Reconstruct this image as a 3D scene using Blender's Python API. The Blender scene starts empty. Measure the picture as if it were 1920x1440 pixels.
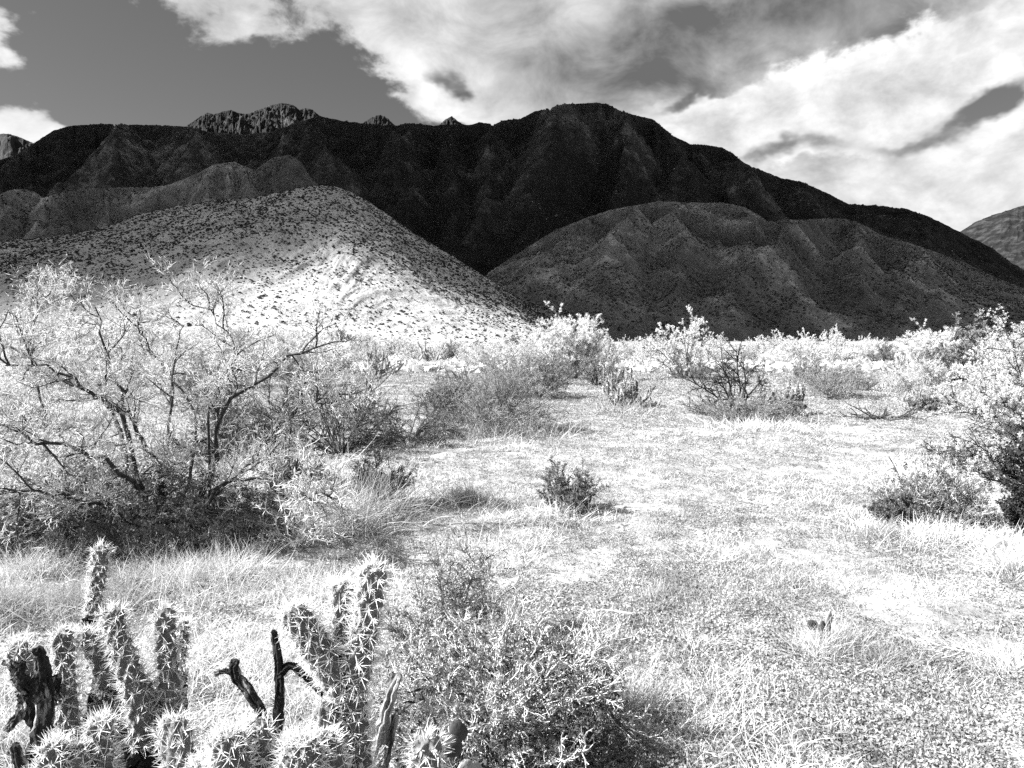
import bpy, math, numpy as np
from math import radians as RAD, pi as PI
S = bpy.context.scene
C = S.collection

# ------------------------------------------------------------ camera
F = 1390.0                      # focal length in photo pixels (1920 wide)
EYE = 1.6
PITCH = math.atan(70 / F)       # looking slightly down
cam = bpy.data.cameras.new("camera"); cam_o = bpy.data.objects.new("camera", cam); C.objects.link(cam_o)
cam_o.location = (0, 0, EYE); cam_o.rotation_euler = (PI/2 - PITCH, 0, 0)
cam.sensor_width = 36; cam.lens = 36 * F / 1920; cam.clip_start = 0.05; cam.clip_end = 20000
S.camera = cam_o

# ------------------------------------------------------------ exposure, sun, sky
S.view_settings.view_transform = 'Standard'; S.view_settings.look = 'None'
S.view_settings.exposure = 1.98; S.view_settings.gamma = 1
S.cycles.use_denoising = False; S.cycles.sample_clamp_indirect = .5
S.cycles.max_bounces = 5; S.cycles.diffuse_bounces = 3; S.cycles.transparent_max_bounces = 8
S.cycles.caustics_reflective = False; S.cycles.caustics_refractive = False
SUN_AZ, SUN_EL = RAD(-98), RAD(40)        # from +Y (view) towards -X (left)
sd = np.array([math.sin(SUN_AZ)*math.cos(SUN_EL), math.cos(SUN_AZ)*math.cos(SUN_EL), math.sin(SUN_EL)])
sl = bpy.data.lights.new("sun", 'SUN'); so = bpy.data.objects.new("sun", sl); C.objects.link(so)
sl.energy = 5.0; sl.angle = RAD(0.5); sl.color = (1, 1, 1)
from mathutils import Vector
so.rotation_euler = Vector(sd).to_track_quat('Z', 'Y').to_euler(); so.location = (0, 0, 60)

W = bpy.data.worlds.new("World"); S.world = W; W.use_nodes = True
nt = W.node_tree; N = nt.nodes; L = nt.links
for n in list(N): N.remove(n)
def nd(t, **k):
    n = N.new(t)
    for a, b in k.items(): setattr(n, a, b)
    return n
def M(op, a, b=None, c=None, clamp=False):
    n = N.new('ShaderNodeMath'); n.operation = op; n.use_clamp = clamp
    for i, v in enumerate((a, b, c)):
        if v is None: continue
        if isinstance(v, (int, float)): n.inputs[i].default_value = v
        else: L.new(v, n.inputs[i])
    return n.outputs[0]
def SM(v, lo, hi):
    n = N.new('ShaderNodeMapRange'); n.interpolation_type = 'SMOOTHSTEP'
    L.new(v, n.inputs[0]); n.inputs[1].default_value = lo; n.inputs[2].default_value = hi
    return n.outputs[0]
def ray(px, py):
    cx = (px-960)/F; cz = (720-py)/F
    y = math.cos(PITCH) + cz*math.sin(PITCH); z = -math.sin(PITCH) + cz*math.cos(PITCH)
    return cx/y, z/y                                # u = x/y, v = z/y
SKY_GAIN = 0.075
def build_sky():
    tc = nd('ShaderNodeTexCoord'); sp = nd('ShaderNodeSeparateXYZ'); L.new(tc.outputs['Generated'], sp.inputs[0])
    az = M('ARCTAN2', sp.outputs[0], sp.outputs[1]); el = M('ARCSINE', sp.outputs[2])
    cb = nd('ShaderNodeCombineXYZ'); L.new(az, cb.inputs[0]); L.new(M('MULTIPLY', el, 1.5), cb.inputs[1])
    def noise(scale, detail, rough, off=0, dist=0.0):
        mp = nd('ShaderNodeMapping'); L.new(cb.outputs[0], mp.inputs[0]); mp.inputs[1].default_value = (off, off*.7, off*.3)
        n = nd('ShaderNodeTexNoise'); L.new(mp.outputs[0], n.inputs['Vector'])
        n.inputs['Scale'].default_value = scale; n.inputs['Detail'].default_value = detail; n.inputs['Roughness'].default_value = rough
        n.inputs['Distortion'].default_value = dist
        return n.outputs[0]
    wob = M('MULTIPLY', M('SUBTRACT', noise(5, 5, .6, 3.1), .5), .16)
    wob2 = M('MULTIPLY', M('SUBTRACT', noise(5, 5, .6, 9.7), .5), .13)
    a2 = M('ADD', az, wob); e2 = M('ADD', el, wob2)
    def blob(px, py, rx, ry, rot=0.0, amp=1.0):
        u, v = ray(px, py); a0 = math.atan(u); e0 = math.atan(v*math.cos(a0)); rx /= F; ry /= F
        da = M('SUBTRACT', a2, a0); de = M('SUBTRACT', e2, e0)
        c, s = math.cos(RAD(rot)), math.sin(RAD(rot))
        p = M('ADD', M('MULTIPLY', da, c/rx), M('MULTIPLY', de, s/rx))
        q = M('ADD', M('MULTIPLY', da, -s/ry), M('MULTIPLY', de, c/ry))
        r2 = M('ADD', M('MULTIPLY', p, p), M('MULTIPLY', q, q))
        return M('MULTIPLY', M('POWER', 2.718, M('MULTIPLY', r2, -1.0)), amp)
    def total(bs):
        t = None
        for b in bs:
            x = blob(*b); t = x if t is None else M('ADD', t, x)
        return t
    cover = total([(-35, 50, 55, 48), (370, -20, 170, 75), (40, 275, 130, 28), (760, -40, 230, 120, -20), (960, 60, 230, 120, -25),
                   (1250, 20, 420, 190, 0, 1.3), (1700, 40, 420, 190, 0, 1.3), (1000, 130, 180, 80, -10), (1120, 160, 120, 45), (880, 190, 60, 24), (1500, 190, 330, 120, 12),
                   (1450, 250, 180, 55), (1830, 330, 260, 120, 30), (1750, 380, 300, 60), (1640, 330, 380, 40, -10),
                   (1320, 205, 140, 40), (2300, 150, 400, 300), (-500, 200, 250, 120)])
    gaps = total([(860, 140, 52, 30, -30, .75), (905, 165, 30, 16, 0, .5), (1285, 182, 75, 15, 20, .8), (1850, 187, 70, 22, 25, 1.1), (1470, 302, 130, 24, 4, .8), (1700, 262, 60, 14, 25, .45),
                  (1750, 260, 60, 16, 20, .3)])
    det = noise(6, 8, .62, 1.3, .3); det2 = noise(17, 6, .6, 5.3, .2)
    far = SM(M('ABSOLUTE', az), .85, 1.3)                       # the rest of the sky, away from the view
    cover = M('ADD', cover, M('MULTIPLY', far, SM(noise(2.2, 4, .5, 12.), .42, .66)))
    hi = SM(el, .55, .8); cover = M('ADD', cover, M('MULTIPLY', hi, M('MULTIPLY', noise(3, 4, .5, 14.), .9)))
    f = M('ADD', M('SUBTRACT', M('SUBTRACT', cover, M('MULTIPLY', gaps, 1.5)), .52), M('ADD', M('MULTIPLY', M('SUBTRACT', det, .5), 1.25), M('MULTIPLY', M('SUBTRACT', det2, .5), 1.1)))
    alpha = M('MULTIPLY', SM(f, -.06, .26), M('SUBTRACT', 1.0, SM(M('ADD', gaps, M('ADD', M('MULTIPLY', M('SUBTRACT', det, .5), .7), M('MULTIPLY', M('SUBTRACT', det2, .5), .9))), .22, .95)))
    dark = total([(900, 90, 150, 60, -15, .45), (600, 0, 120, 40, 0, .3), (1330, 60, 330, 95, 10, .95), (1620, 20, 330, 80, 12, .9), (1050, 20, 260, 90, -10, .45), (1140, 160, 90, 40, 0, .35), (1560, 305, 190, 32, 4, .75),
                  (1650, 90, 120, 24, 20, .4), (1200, 100, 220, 50, 20, .3), (700, 20, 120, 40, -20, .2), (1850, 185, 120, 26, 25, .6), (1640, 225, 200, 20, 12, .3)])
    shade = M('MULTIPLY', dark, .42)
    br = M('SUBTRACT', 1.0, shade)
    br = M('ADD', br, M('MULTIPLY', M('SUBTRACT', noise(9, 6, .6, 21., .4), .5), 1.05))
    br = M('ADD', br, M('MULTIPLY', M('SUBTRACT', noise(4, 3, .5, 27.), .5), .35))
    bank = total([(1440, 225, 200, 62, 8), (1600, 200, 200, 70, 14), (1760, 130, 210, 60, 24), (1300, 215, 80, 30), (1810, 340, 230, 85, 34), (1900, 260, 120, 90, 30), (1700, 395, 160, 40), (1930, 60, 90, 50), (1380, 262, 120, 30, -16)])
    bf = M('ADD', M('SUBTRACT', bank, .5), M('ADD', M('MULTIPLY', M('SUBTRACT', det, .5), .8), M('MULTIPLY', M('SUBTRACT', det2, .5), 1.1)))
    bl = SM(bf, -.1, .25); br = M('ADD', M('MULTIPLY', br, M('SUBTRACT', 1.0, bl)), M('MULTIPLY', M('ADD', .92, M('ADD', M('MULTIPLY', M('SUBTRACT', det2, .5), .8), M('MULTIPLY', M('SUBTRACT', noise(7, 6, .6, 33., .3), .5), .9))), bl))
    br = M('MAXIMUM', M('MINIMUM', br, 1.12), .3)
    thin = M('ADD', .72, M('MULTIPLY', SM(f, .0, .6), .28))
    cl = M('MULTIPLY', M('MULTIPLY', M('POWER', br, 1.5), .25), thin)
    sk = nd('ShaderNodeTexSky'); sk.sky_type = 'NISHITA'; sk.sun_disc = False
    sk.sun_elevation = SUN_EL; sk.sun_rotation = SUN_AZ; sk.air_density = 1.0; sk.dust_density = .4; sk.ozone_density = 1.5
    sc = nd('ShaderNodeSeparateColor'); L.new(sk.outputs[0], sc.inputs[0])       # the red of the sky: black-and-white film behind a red filter
    base = M('MULTIPLY', M('POWER', sc.outputs[0], .95), .36)                     # held in the same units as the clouds / strength
    mix = M('ADD', M('MULTIPLY', base, M('SUBTRACT', 1.0, alpha)), M('MULTIPLY', M('DIVIDE', cl, SKY_GAIN), alpha))
    bg = nd('ShaderNodeBackground'); L.new(mix, bg.inputs[0]); bg.inputs[1].default_value = SKY_GAIN
    ou = nd('ShaderNodeOutputWorld'); L.new(bg.outputs[0], ou.inputs[0])
build_sky()

# ------------------------------------------------------------ numpy helpers
def vn(x, y, seed=0):
    x = np.asarray(x, float); y = np.asarray(y, float)
    xi = np.floor(x).astype(np.int64); yi = np.floor(y).astype(np.int64); fx = x-xi; fy = y-yi
    def h(a, b):
        v = (a*374761393 + b*668265263 + seed*1274126177) & 0xffffffff
        v = ((v ^ (v >> 13))*1274126177) & 0xffffffff
        v = ((v ^ (v >> 16))*2246822519) & 0xffffffff
        return (v ^ (v >> 15)) / 4294967295.0
    u = fx*fx*fx*(fx*(fx*6-15)+10); v = fy*fy*fy*(fy*(fy*6-15)+10)
    a, b, c, d = h(xi, yi), h(xi+1, yi), h(xi, yi+1), h(xi+1, yi+1)
    return (a*(1-u)+b*u)*(1-v) + (c*(1-u)+d*u)*v
def fbm(x, y, seed=0, o=4, g=.5):
    s = 0; a = 1; t = 0
    for i in range(o):
        s = s + a*(vn(x, y, seed+i*17)-.5); t += a; a *= g; x = x*2.03+11.3; y = y*2.03+7.1
    return s/t*2
def ridged(x, y, seed=0, o=4, g=.5):
    s = 0; a = 1; t = 0
    for i in range(o):
        s = s + a*(1-np.abs(vn(x, y, seed+i*19)*2-1)); t += a; a *= g; x = x*2.1+3.3; y = y*2.1+5.1
    return s/t
def sst(x, a, b):
    t = np.clip((np.asarray(x, float)-a)/(b-a), 0, 1); return t*t*(3-2*t)
def norm(v): return v/np.maximum(np.linalg.norm(v, axis=-1, keepdims=True), 1e-9)

def gz(x, y):
    x = np.asarray(x, float); y = np.asarray(y, float); r = np.hypot(x, y)
    z = .012*np.maximum(y-45, 0)*sst(r, 40, 90) - .006*np.maximum(y-600, 0)
    z = z + .028*np.clip(y-60, 0, 420)*sst(-x/np.maximum(y, 1), .02, .35)
    z = z + .10*fbm(x/5, y/5, 5, 3)*sst(r, 1, 8) + .025*fbm(x/.7, y/.7, 9, 3)
    return z
def gzf(x, y): return float(gz(x, y))
def pt(px, py, Y):
    u, v = ray(px, py); return np.array([u*Y, Y, EYE+v*Y])
def place(px, py):
    u, v = ray(px, py); Y = 1.6/max(-v, .004)
    for _ in range(12):
        Y = .5*Y + .5*(EYE-gzf(u*Y, Y))/max(-v, .004)
    return np.array([u*Y, Y, gzf(u*Y, Y)])
def at_ground(px, Y):
    u, _ = ray(px, 650); return np.array([u*Y, Y, gzf(u*Y, Y)])

class MB:
    def __init__(s): s.V = []; s.T = []; s.Q = []; s.n = 0
    def add(s, V, Fc):
        V = np.asarray(V, np.float32).reshape(-1, 3); Fc = np.asarray(Fc, np.int64)
        (s.T if Fc.shape[1] == 3 else s.Q).append(Fc+s.n); s.V.append(V); s.n += len(V)
    def mesh(s, name, smooth=False):
        me = bpy.data.meshes.new(name)
        V = np.concatenate(s.V); T = np.concatenate(s.T) if s.T else np.zeros((0, 3), int); Q = np.concatenate(s.Q) if s.Q else np.zeros((0, 4), int)
        idx = np.concatenate([T.ravel(), Q.ravel()]).astype(np.int32)
        st = np.concatenate([np.arange(len(T))*3, len(T)*3+np.arange(len(Q))*4]).astype(np.int32)
        me.vertices.add(len(V)); me.vertices.foreach_set('co', V.ravel())
        me.loops.add(len(idx)); me.loops.foreach_set('vertex_index', idx)
        me.polygons.add(len(st)); me.polygons.foreach_set('loop_start', st)
        me.update(calc_edges=True)
        me.polygons.foreach_set('use_smooth', np.full(len(st), smooth, bool))
        return me
    def build(s, name, mat, parent=None, smooth=False):
        me = s.mesh(name, smooth); me.materials.append(mat)
        o = bpy.data.objects.new(name, me); C.objects.link(o)
        if parent: o.parent = parent
        return o
def empty(name, loc=(0, 0, 0)):
    o = bpy.data.objects.new(name, None); C.objects.link(o); o.location = tuple(float(a) for a in loc); o.empty_display_size = .2; return o
def tag(o, label=None, cat=None, group=None, kind=None):
    if label: o['label'] = label
    if cat: o['category'] = cat
    if group: o['group'] = group
    if kind: o['kind'] = kind
    return o
def copy_tree(o, parent=None):
    c = o.copy(); C.objects.link(c); c.parent = parent
    for ch in list(o.children): copy_tree(ch, c)
    return c

def tubes(mb, P, r0, r1, sides=4, rng=None, rough=0.0, caps=False):
    """P (N,K,3) paths; radii at both ends"""
    n, k, _ = P.shape
    T = np.empty_like(P); T[:, 1:-1] = P[:, 2:]-P[:, :-2]; T[:, 0] = P[:, 1]-P[:, 0]; T[:, -1] = P[:, -1]-P[:, -2]; T = norm(T)
    ref = np.zeros((n, 1, 3)); m = np.abs(norm(P[:, -1]-P[:, 0])[:, 2]) > .8
    ref[m, 0] = (1, .13, 0); ref[~m, 0] = (.1, .05, 1)
    A = norm(np.cross(T, ref)); B = np.cross(T, A)
    t = np.linspace(0, 1, k)[None, :, None]
    R = (np.asarray(r0, float).reshape(-1, 1, 1)*(1-t)+np.asarray(r1, float).reshape(-1, 1, 1)*t)*np.ones((n, 1, 1))
    th = np.arange(sides)/sides*2*PI
    ring = A[:, :, None, :]*np.cos(th)[None, None, :, None] + B[:, :, None, :]*np.sin(th)[None, None, :, None]
    RR = R[:, :, None, :]*np.ones((1, 1, sides, 1))
    if rough and rng is not None: RR = RR*(1+rough*rng.uniform(-1, 1, RR.shape))
    V = P[:, :, None, :]+ring*RR
    i = np.arange(k-1)[:, None]*sides; j = np.arange(sides)[None, :]; j2 = (j+1) % sides
    f = np.stack([i+j, i+j2, i+sides+j2, i+sides+j], -1).reshape(-1, 4)
    Fc = (f[None]+(np.arange(n)*k*sides)[:, None, None]).reshape(-1, 4)
    mb.add(V, Fc)
    if caps:
        b0 = mb.n-n*k*sides
        for q in range(n):
            o_ = b0+q*k*sides
            mb.V.append(P[q, -1:].astype(np.float32)); mb.n += 1
            e = o_+(k-1)*sides
            mb.T.append(np.array([[e+a, e+(a+1) % sides, mb.n-1] for a in range(sides)]))
def grow(st, d, ln, K, wander, trop, rng):
    n = len(st); ln = np.ones(n)*ln; P = np.empty((n, K+1, 3)); P[:, 0] = st; d = norm(d); stp = (ln/K)[:, None]
    for k in range(K):
        d = norm(d + wander*rng.normal(size=(n, 3)) + trop)
        P[:, k+1] = P[:, k]+d*stp
    return P
def kids(P, m, f0, ang, rng, f1=1.0):
    n, k, _ = P.shape; k -= 1
    t = rng.uniform(f0, f1, (n, m))*k*.999; i = t.astype(int); f = (t-i)[..., None]
    q = np.arange(n)[:, None]
    a = P[q, i]; b = P[q, i+1]; st = (a*(1-f)+b*f).reshape(-1, 3); tan = norm(b-a).reshape(-1, 3)
    per = norm(np.cross(tan, rng.normal(size=tan.shape)))
    an = (ang*(1+.35*rng.normal(size=len(st))))[:, None]
    return st, tan*np.cos(an)+per*np.sin(an), (t/k).reshape(-1)
def leaves(mb, P, D, ln, wd, rng):
    """diamond leaves at P along D"""
    n = len(P); D = norm(D); s = norm(np.cross(D, rng.normal(size=(n, 3)))); ln = np.broadcast_to(ln, n)[:, None]; wd = np.broadcast_to(wd, n)[:, None]
    V = np.stack([P, P+D*ln*.5+s*wd*.5, P+D*ln, P+D*ln*.5-s*wd*.5], 1)
    mb.add(V, np.arange(n*4).reshape(n, 4))
def blades(mb, P, D, ln, wd, bend, rng, K=3):
    n = len(P); D = norm(D); s = norm(np.cross(D, rng.normal(size=(n, 3)))); ln = np.broadcast_to(ln, n); wd = np.broadcast_to(wd, n)
    cur = P.copy(); d = D.copy(); rows = []
    side = norm(rng.normal(size=(n, 3))*np.array([1, 1, .2])); bend = np.broadcast_to(bend, n)[:, None]
    for k in range(K+1):
        w = (wd*(1-k/K*.85))[:, None]*.5; rows.append(cur-s*w); rows.append(cur+s*w)
        d = norm(d+side*bend/K+np.array([0, 0, -.25])*bend/K); cur = cur+d*(ln/K)[:, None]
    V = np.stack(rows, 1); f = np.array([[2*k, 2*k+1, 2*k+3, 2*k+2] for k in range(K)])
    mb.add(V, (f[None]+(np.arange(n)*2*(K+1))[:, None, None]).reshape(-1, 4))
def fronds(mb, P, D, ln, rng, pairs=7, lw=.35):
    """pinnate leaves: leaflets in two rows"""
    n = len(P); D = norm(D); s = norm(np.cross(D, rng.normal(size=(n, 3))))
    for k in range(pairs):
        t = (k+1)/pairs
        for sg in (-1, 1):
            b = P+D*(ln*t)[:, None]-np.array([0, 0, 1.])*(ln*t*t*.25)[:, None]
            d = norm(s*sg+D*.35+.12*rng.normal(size=(n, 3)))
            leaves(mb, b, d, ln*lw*(1-.5*abs(t-.45)), ln*lw*.32, rng)

# ------------------------------------------------------------ materials (all grey: the photo is black and white)
def mat(name, lo, hi, scale=5.0, detail=5, rough=.9, bump=0.0, bscale=None, trans=0.0, rand=0.0, coord='Object', stops=None, spec=.15, stretch=None):
    m = bpy.data.materials.new(name); m.use_nodes = True; t = m.node_tree; n = t.nodes; l = t.links
    for q in list(n): n.remove(q)
    tc = n.new('ShaderNodeTexCoord'); src = tc.outputs[coord]
    if stretch:
        mp = n.new('ShaderNodeMapping'); mp.inputs['Scale'].default_value = stretch; l.new(src, mp.inputs[0]); src = mp.outputs[0]
    no = n.new('ShaderNodeTexNoise'); no.inputs['Scale'].default_value = scale; no.inputs['Detail'].default_value = detail; no.inputs['Roughness'].default_value = .65
    l.new(src, no.inputs['Vector'])
    cr = n.new('ShaderNodeValToRGB'); e = cr.color_ramp.elements
    st = stops or [(.3, lo), (.7, hi)]
    e[0].position, e[0].color = st[0][0], (st[0][1],)*3+(1,); e[1].position, e[1].color = st[-1][0], (st[-1][1],)*3+(1,)
    for p, v in st[1:-1]:
        x = e.new(p); x.color = (v, v, v, 1)
    l.new(no.outputs[0], cr.inputs[0]); col = cr.outputs[0]
    if rand:
        oi = n.new('ShaderNodeObjectInfo'); mr = n.new('ShaderNodeMapRange'); mr.inputs[3].default_value = 1-rand; mr.inputs[4].default_value = 1+rand
        l.new(oi.outputs['Random'], mr.inputs[0]); mx = n.new('ShaderNodeVectorMath'); mx.operation = 'SCALE'; l.new(col, mx.inputs[0]); l.new(mr.outputs[0], mx.inputs['Scale']); col = mx.outputs[0]
    out = n.new('ShaderNodeOutputMaterial')
    if trans:
        df = n.new('ShaderNodeBsdfDiffuse'); tr = n.new('ShaderNodeBsdfTranslucent'); mi = n.new('ShaderNodeMixShader'); mi.inputs[0].default_value = trans
        l.new(col, df.inputs[0]); l.new(col, tr.inputs[0]); l.new(df.outputs[0], mi.inputs[1]); l.new(tr.outputs[0], mi.inputs[2]); l.new(mi.outputs[0], out.inputs[0]); tgt = df
    else:
        tgt = n.new('ShaderNodeBsdfPrincipled'); tgt.inputs['Roughness'].default_value = rough; tgt.inputs['Specular IOR Level'].default_value = spec
        l.new(col, tgt.inputs['Base Color']); l.new(tgt.outputs[0], out.inputs[0])
    if bump:
        nb = n.new('ShaderNodeTexNoise'); nb.inputs['Scale'].default_value = bscale or scale*3; nb.inputs['Detail'].default_value = 6; nb.inputs['Roughness'].default_value = .7
        l.new(src, nb.inputs['Vector'])
        bu = n.new('ShaderNodeBump'); bu.inputs['Strength'].default_value = 1; bu.inputs['Distance'].default_value = bump
        l.new(nb.outputs[0], bu.inputs['Height']); l.new(bu.outputs[0], tgt.inputs['Normal'])
    return m
def relief_mat(name, stops, scale, bump, bscale, w=.28):  # rock colour with relief shading put in: spurs paler, gullies darker
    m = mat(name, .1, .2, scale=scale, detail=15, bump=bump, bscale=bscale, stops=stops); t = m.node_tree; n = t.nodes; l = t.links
    no = [q for q in n if q.type == 'TEX_NOISE'][0]; cr = [q for q in n if q.type == 'VALTORGB'][0]; no.inputs['Roughness'].default_value = .82; at = n.new('ShaderNodeAttribute'); at.attribute_name = 'relief_tone'
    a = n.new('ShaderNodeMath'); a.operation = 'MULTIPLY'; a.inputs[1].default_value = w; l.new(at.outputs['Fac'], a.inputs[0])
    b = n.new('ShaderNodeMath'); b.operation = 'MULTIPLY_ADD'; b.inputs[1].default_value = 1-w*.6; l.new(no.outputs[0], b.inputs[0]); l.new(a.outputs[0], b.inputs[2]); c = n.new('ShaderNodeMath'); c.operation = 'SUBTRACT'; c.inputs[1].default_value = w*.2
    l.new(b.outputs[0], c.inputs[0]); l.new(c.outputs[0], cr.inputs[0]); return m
m_ground = mat('desert_sand', .3, .62, scale=1.6, detail=12, bump=.03, bscale=9, stops=[(.28, .11), (.42, .22), (.55, .29), (.8, .38)])
m_cover = mat('forb_leaf', .3, .6, scale=3, trans=.3, stops=[(.35, .16), (.65, .5)])
m_dry = mat('dry_grass', .45, .75, scale=2, trans=.3)
m_grass = mat('grass', .2, .5, scale=1.5, trans=.3)
m_pale = mat('pale_leaf', .45, .75, scale=3, trans=.35, rand=.1)
m_pale2 = mat('palest_leaf', .62, .85, scale=3, trans=.4, rand=.1)  # palest leaf tone, for the near-white bushes
m_mid = mat('mid_leaf', .12, .4, scale=4, trans=.3, rand=.15)
m_dark = mat('dark_leaf', .045, .2, scale=6, trans=.2, rand=.2)  # dark leaves; tone lowered to put in crown shade under the big bush
m_bark = mat('dark_bark', .015, .07, scale=30, bump=.004, bscale=80)
m_bark2 = mat('grey_bark', .08, .3, scale=20, bump=.003, bscale=60)
m_twig = mat('pale_twig', .3, .7, scale=12)
m_char = mat('weathered_wood', .008, .05, scale=25, bump=.006, bscale=70, stops=[(.4, .008), (.54, .03), (.62, .35)], stretch=(1, 1, .25))
m_fib = mat('fibrous_wood', .04, .35, scale=45, bump=.006, bscale=90, stretch=(1, 1, .12), stops=[(.35, .03), (.65, .38)])
m_joint = mat('cactus_skin', .07, .16, scale=20, bump=.001, bscale=120)
m_spine = mat('spine', .8, .9, scale=10, trans=.45)
m_pad = mat('pad_skin', .22, .34, scale=14, bump=.001)
m_padd = mat('pad_skin_dark', .05, .09, scale=14, bump=.001)
m_rock = mat('rock', .12, .5, scale=6, bump=.02, bscale=12)
m_hill = mat('hill_soil', .3, .6, scale=.09, detail=14, bump=1.2, bscale=.35, stops=[(.3, .2), (.5, .32), (.7, .45)])
m_foot = relief_mat('foothill_rock', [(.3, .055), (.5, .125), (.6, .21), (.72, .5)], .05, 6, .15)
m_mtn = relief_mat('mountain_rock', [(.34, .008), (.52, .02), (.62, .05), (.74, .2)], .03, 14, .07)
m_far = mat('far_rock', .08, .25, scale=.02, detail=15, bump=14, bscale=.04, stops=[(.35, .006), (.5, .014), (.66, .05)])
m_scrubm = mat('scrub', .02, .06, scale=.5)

# ------------------------------------------------------------ ground
def build_ground():
    front = np.concatenate([np.linspace(-180, -46, 60, endpoint=False), np.linspace(-46, 46, 1100), np.linspace(46, 180, 61)[1:]])
    az = np.radians(front[:-1])
    r = [.35]
    while r[-1] < 9000: r.append(r[-1]*(1.0075 if r[-1] < 60 else 1.03))
    r = np.array(r); A, R = np.meshgrid(az, r)
    X = R*np.sin(A); Y = R*np.cos(A); Z = gz(X, Y)
    near = 1-sst(R, 25, 60)
    Z = Z + near*(.012*fbm(X/.12, Y/.12, 31, 4, .6) + .02*np.maximum(fbm(X/.4, Y/.4, 33, 3), 0))
    Z = np.where(R > 5000, Z-(R-5000)*.02, Z)
    na, nr = len(az), len(r); V = np.stack([X, Y, Z], -1).reshape(-1, 3)
    i = np.arange(nr-1)[:, None]*na; j = np.arange(na)[None, :]; j2 = (j+1) % na
    mb = MB(); mb.add(V, np.stack([i+j, i+na+j, i+na+j2, i+j2], -1).reshape(-1, 4))
    c = mb.n; mb.V.append(np.array([[0, 0, gzf(0, 0)]], np.float32)); mb.n += 1
    mb.T.append(np.stack([np.full(na, c), np.arange(na), (np.arange(na)+1) % na], 1))
    tag(mb.build('ground', m_ground, smooth=True), 'pale sunlit desert floor dotted with low plants', kind='structure')
build_ground()

# ------------------------------------------------------------ hills and mountains
HF = {}
def ridge(name, crest, R0, Y0, Wb, mat_, label, seed, ncol=1100, nrow=260, spur=.14, Ls=120., shear=.4, pw=1.25, rwob=.08, rough=.02, um=(-.95, .95), spurs=()):
    c = np.array([ray(a, b) for a, b in crest]); u = np.linspace(max(um[0], c[0, 0]), min(um[1], c[-1, 0]), ncol)
    vt = np.interp(u, c[:, 0], c[:, 1])
    Rc = R0*(1+rwob*fbm(u*2.2, u*0+seed, seed, 3))
    k = np.linspace(0, 1, nrow); kf = .78
    U, K = np.meshgrid(u, k); RC = Rc[None, :]
    fr = K < kf
    Y = np.where(fr, Y0+(RC-Y0)*(K/kf)**.85, RC+Wb*(K-kf)/(1-kf)); X = U*Y
    t = np.where(fr, (Y-Y0)/(RC-Y0), 1-(Y-RC)/Wb)
    G = gz(X, Y)-2.0
    H = np.maximum(EYE+vt[None, :]*RC-G, 1.0)
    g = np.where(fr, t**pw, np.clip(t, 0, 1)**.9)
    g = 1-(1-g)*(1+.0)                        # keep the crest sharp but not spiky
    g = np.where(t > .9, g-(t-.9)**2*1.2, g)
    env = np.clip(t*(1.15-t)*3.2, 0, 1)**.8
    sx = (X+shear*(Y-R0)*np.sign(fbm(X/900, Y*0, seed+5, 1)+.01))/Ls; sy = Y/Ls*.3
    wx = .6*fbm(sx*.7, sy*1.6, seed+8, 3)
    sp = ridged(sx+wx, sy+.5*wx, seed+1, 6, .58)
    det = .45*fbm(X/Ls*3.5, Y/Ls*3.5, seed+2, 6, .65)+.95*(ridged(X/Ls*2.6+wx, Y/Ls*1.3+wx, seed+12, 6, .62)-.6)
    ex = 0
    for pa, pb, am, wd in spurs:
        ua, ub = ray(pa, 500)[0], ray(pb, 500)[0]; uc = ua+(ub-ua)*(1-t)**.9+.03*fbm(t*3+pa, t*0, seed, 5, .6); w_ = wd/F*(.45+1.1*(1-t))
        ex = np.maximum(ex, .8*am*np.clip(1-np.abs(U-uc)/w_, 0, 1)**1.15)
    Z = G + H*(g + ex*env*fr*(1-sst(t, .84, 1)) + env*(spur*(sp-.62)*1.6 + rough*2.2*det))
    vv = (Z-EYE)/Y; b = vv.argmax(0); q = np.arange(ncol)
    kk = (vt*Y[b, q]+EYE-G[b, q])/np.maximum(Z[b, q]-G[b, q], .5)
    kk = np.clip(kk, .3, 3); kw = np.where(fr, sst(t, .35, .85), 1.0)
    Z = G+(Z-G)*(1+(kk[None, :]-1)*kw)
    vv = (Z-EYE)/Y; top = vv.max(0); Z = Z-(np.maximum(top-vt, 0)[None, :])*Y*kw; vv = (Z-EYE)/Y; Z = Z-np.maximum(vv-vt[None, :], 0)*Y
    Z = Z + .0016*Y*fbm(X/R0*110, (Y-R0)/R0*110+seed, seed+3, 4, .7)*np.exp(-((1-t)/.16)**2)
    V = np.stack([X, Y, Z], -1).reshape(-1, 3)
    i = np.arange(nrow-1)[:, None]*ncol; j = np.arange(ncol-1)[None, :]
    mb = MB(); mb.add(V, np.stack([i+j, i+j+1, i+ncol+j+1, i+ncol+j], -1).reshape(-1, 4))
    o = mb.build(name, mat_, smooth=True); tag(o, label, kind='structure')
    relief = np.clip(.5+(sp-.62)*1.5+.7*det, 0, 1)  # pale spur rock and dark gully brush, also painted relief shading
    at = o.data.attributes.new('relief_tone', 'FLOAT', 'POINT'); at.data.foreach_set('value', relief.ravel().astype(np.float32))
    HF[name] = (u, X, Y, Z, int(nrow*kf))
    return o
NEAR = [(-500, 640), (-300, 560), (-100, 480), (0, 452), (60, 448), (140, 438), (200, 425), (260, 402), (340, 386), (410, 374), (470, 372), (520, 362), (560, 352), (600, 348), (630, 350),
        (660, 360), (690, 378), (730, 404), (780, 440), (850, 482), (920, 526), (980, 565), (1045, 605), (1100, 630), (1160, 650)]
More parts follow.
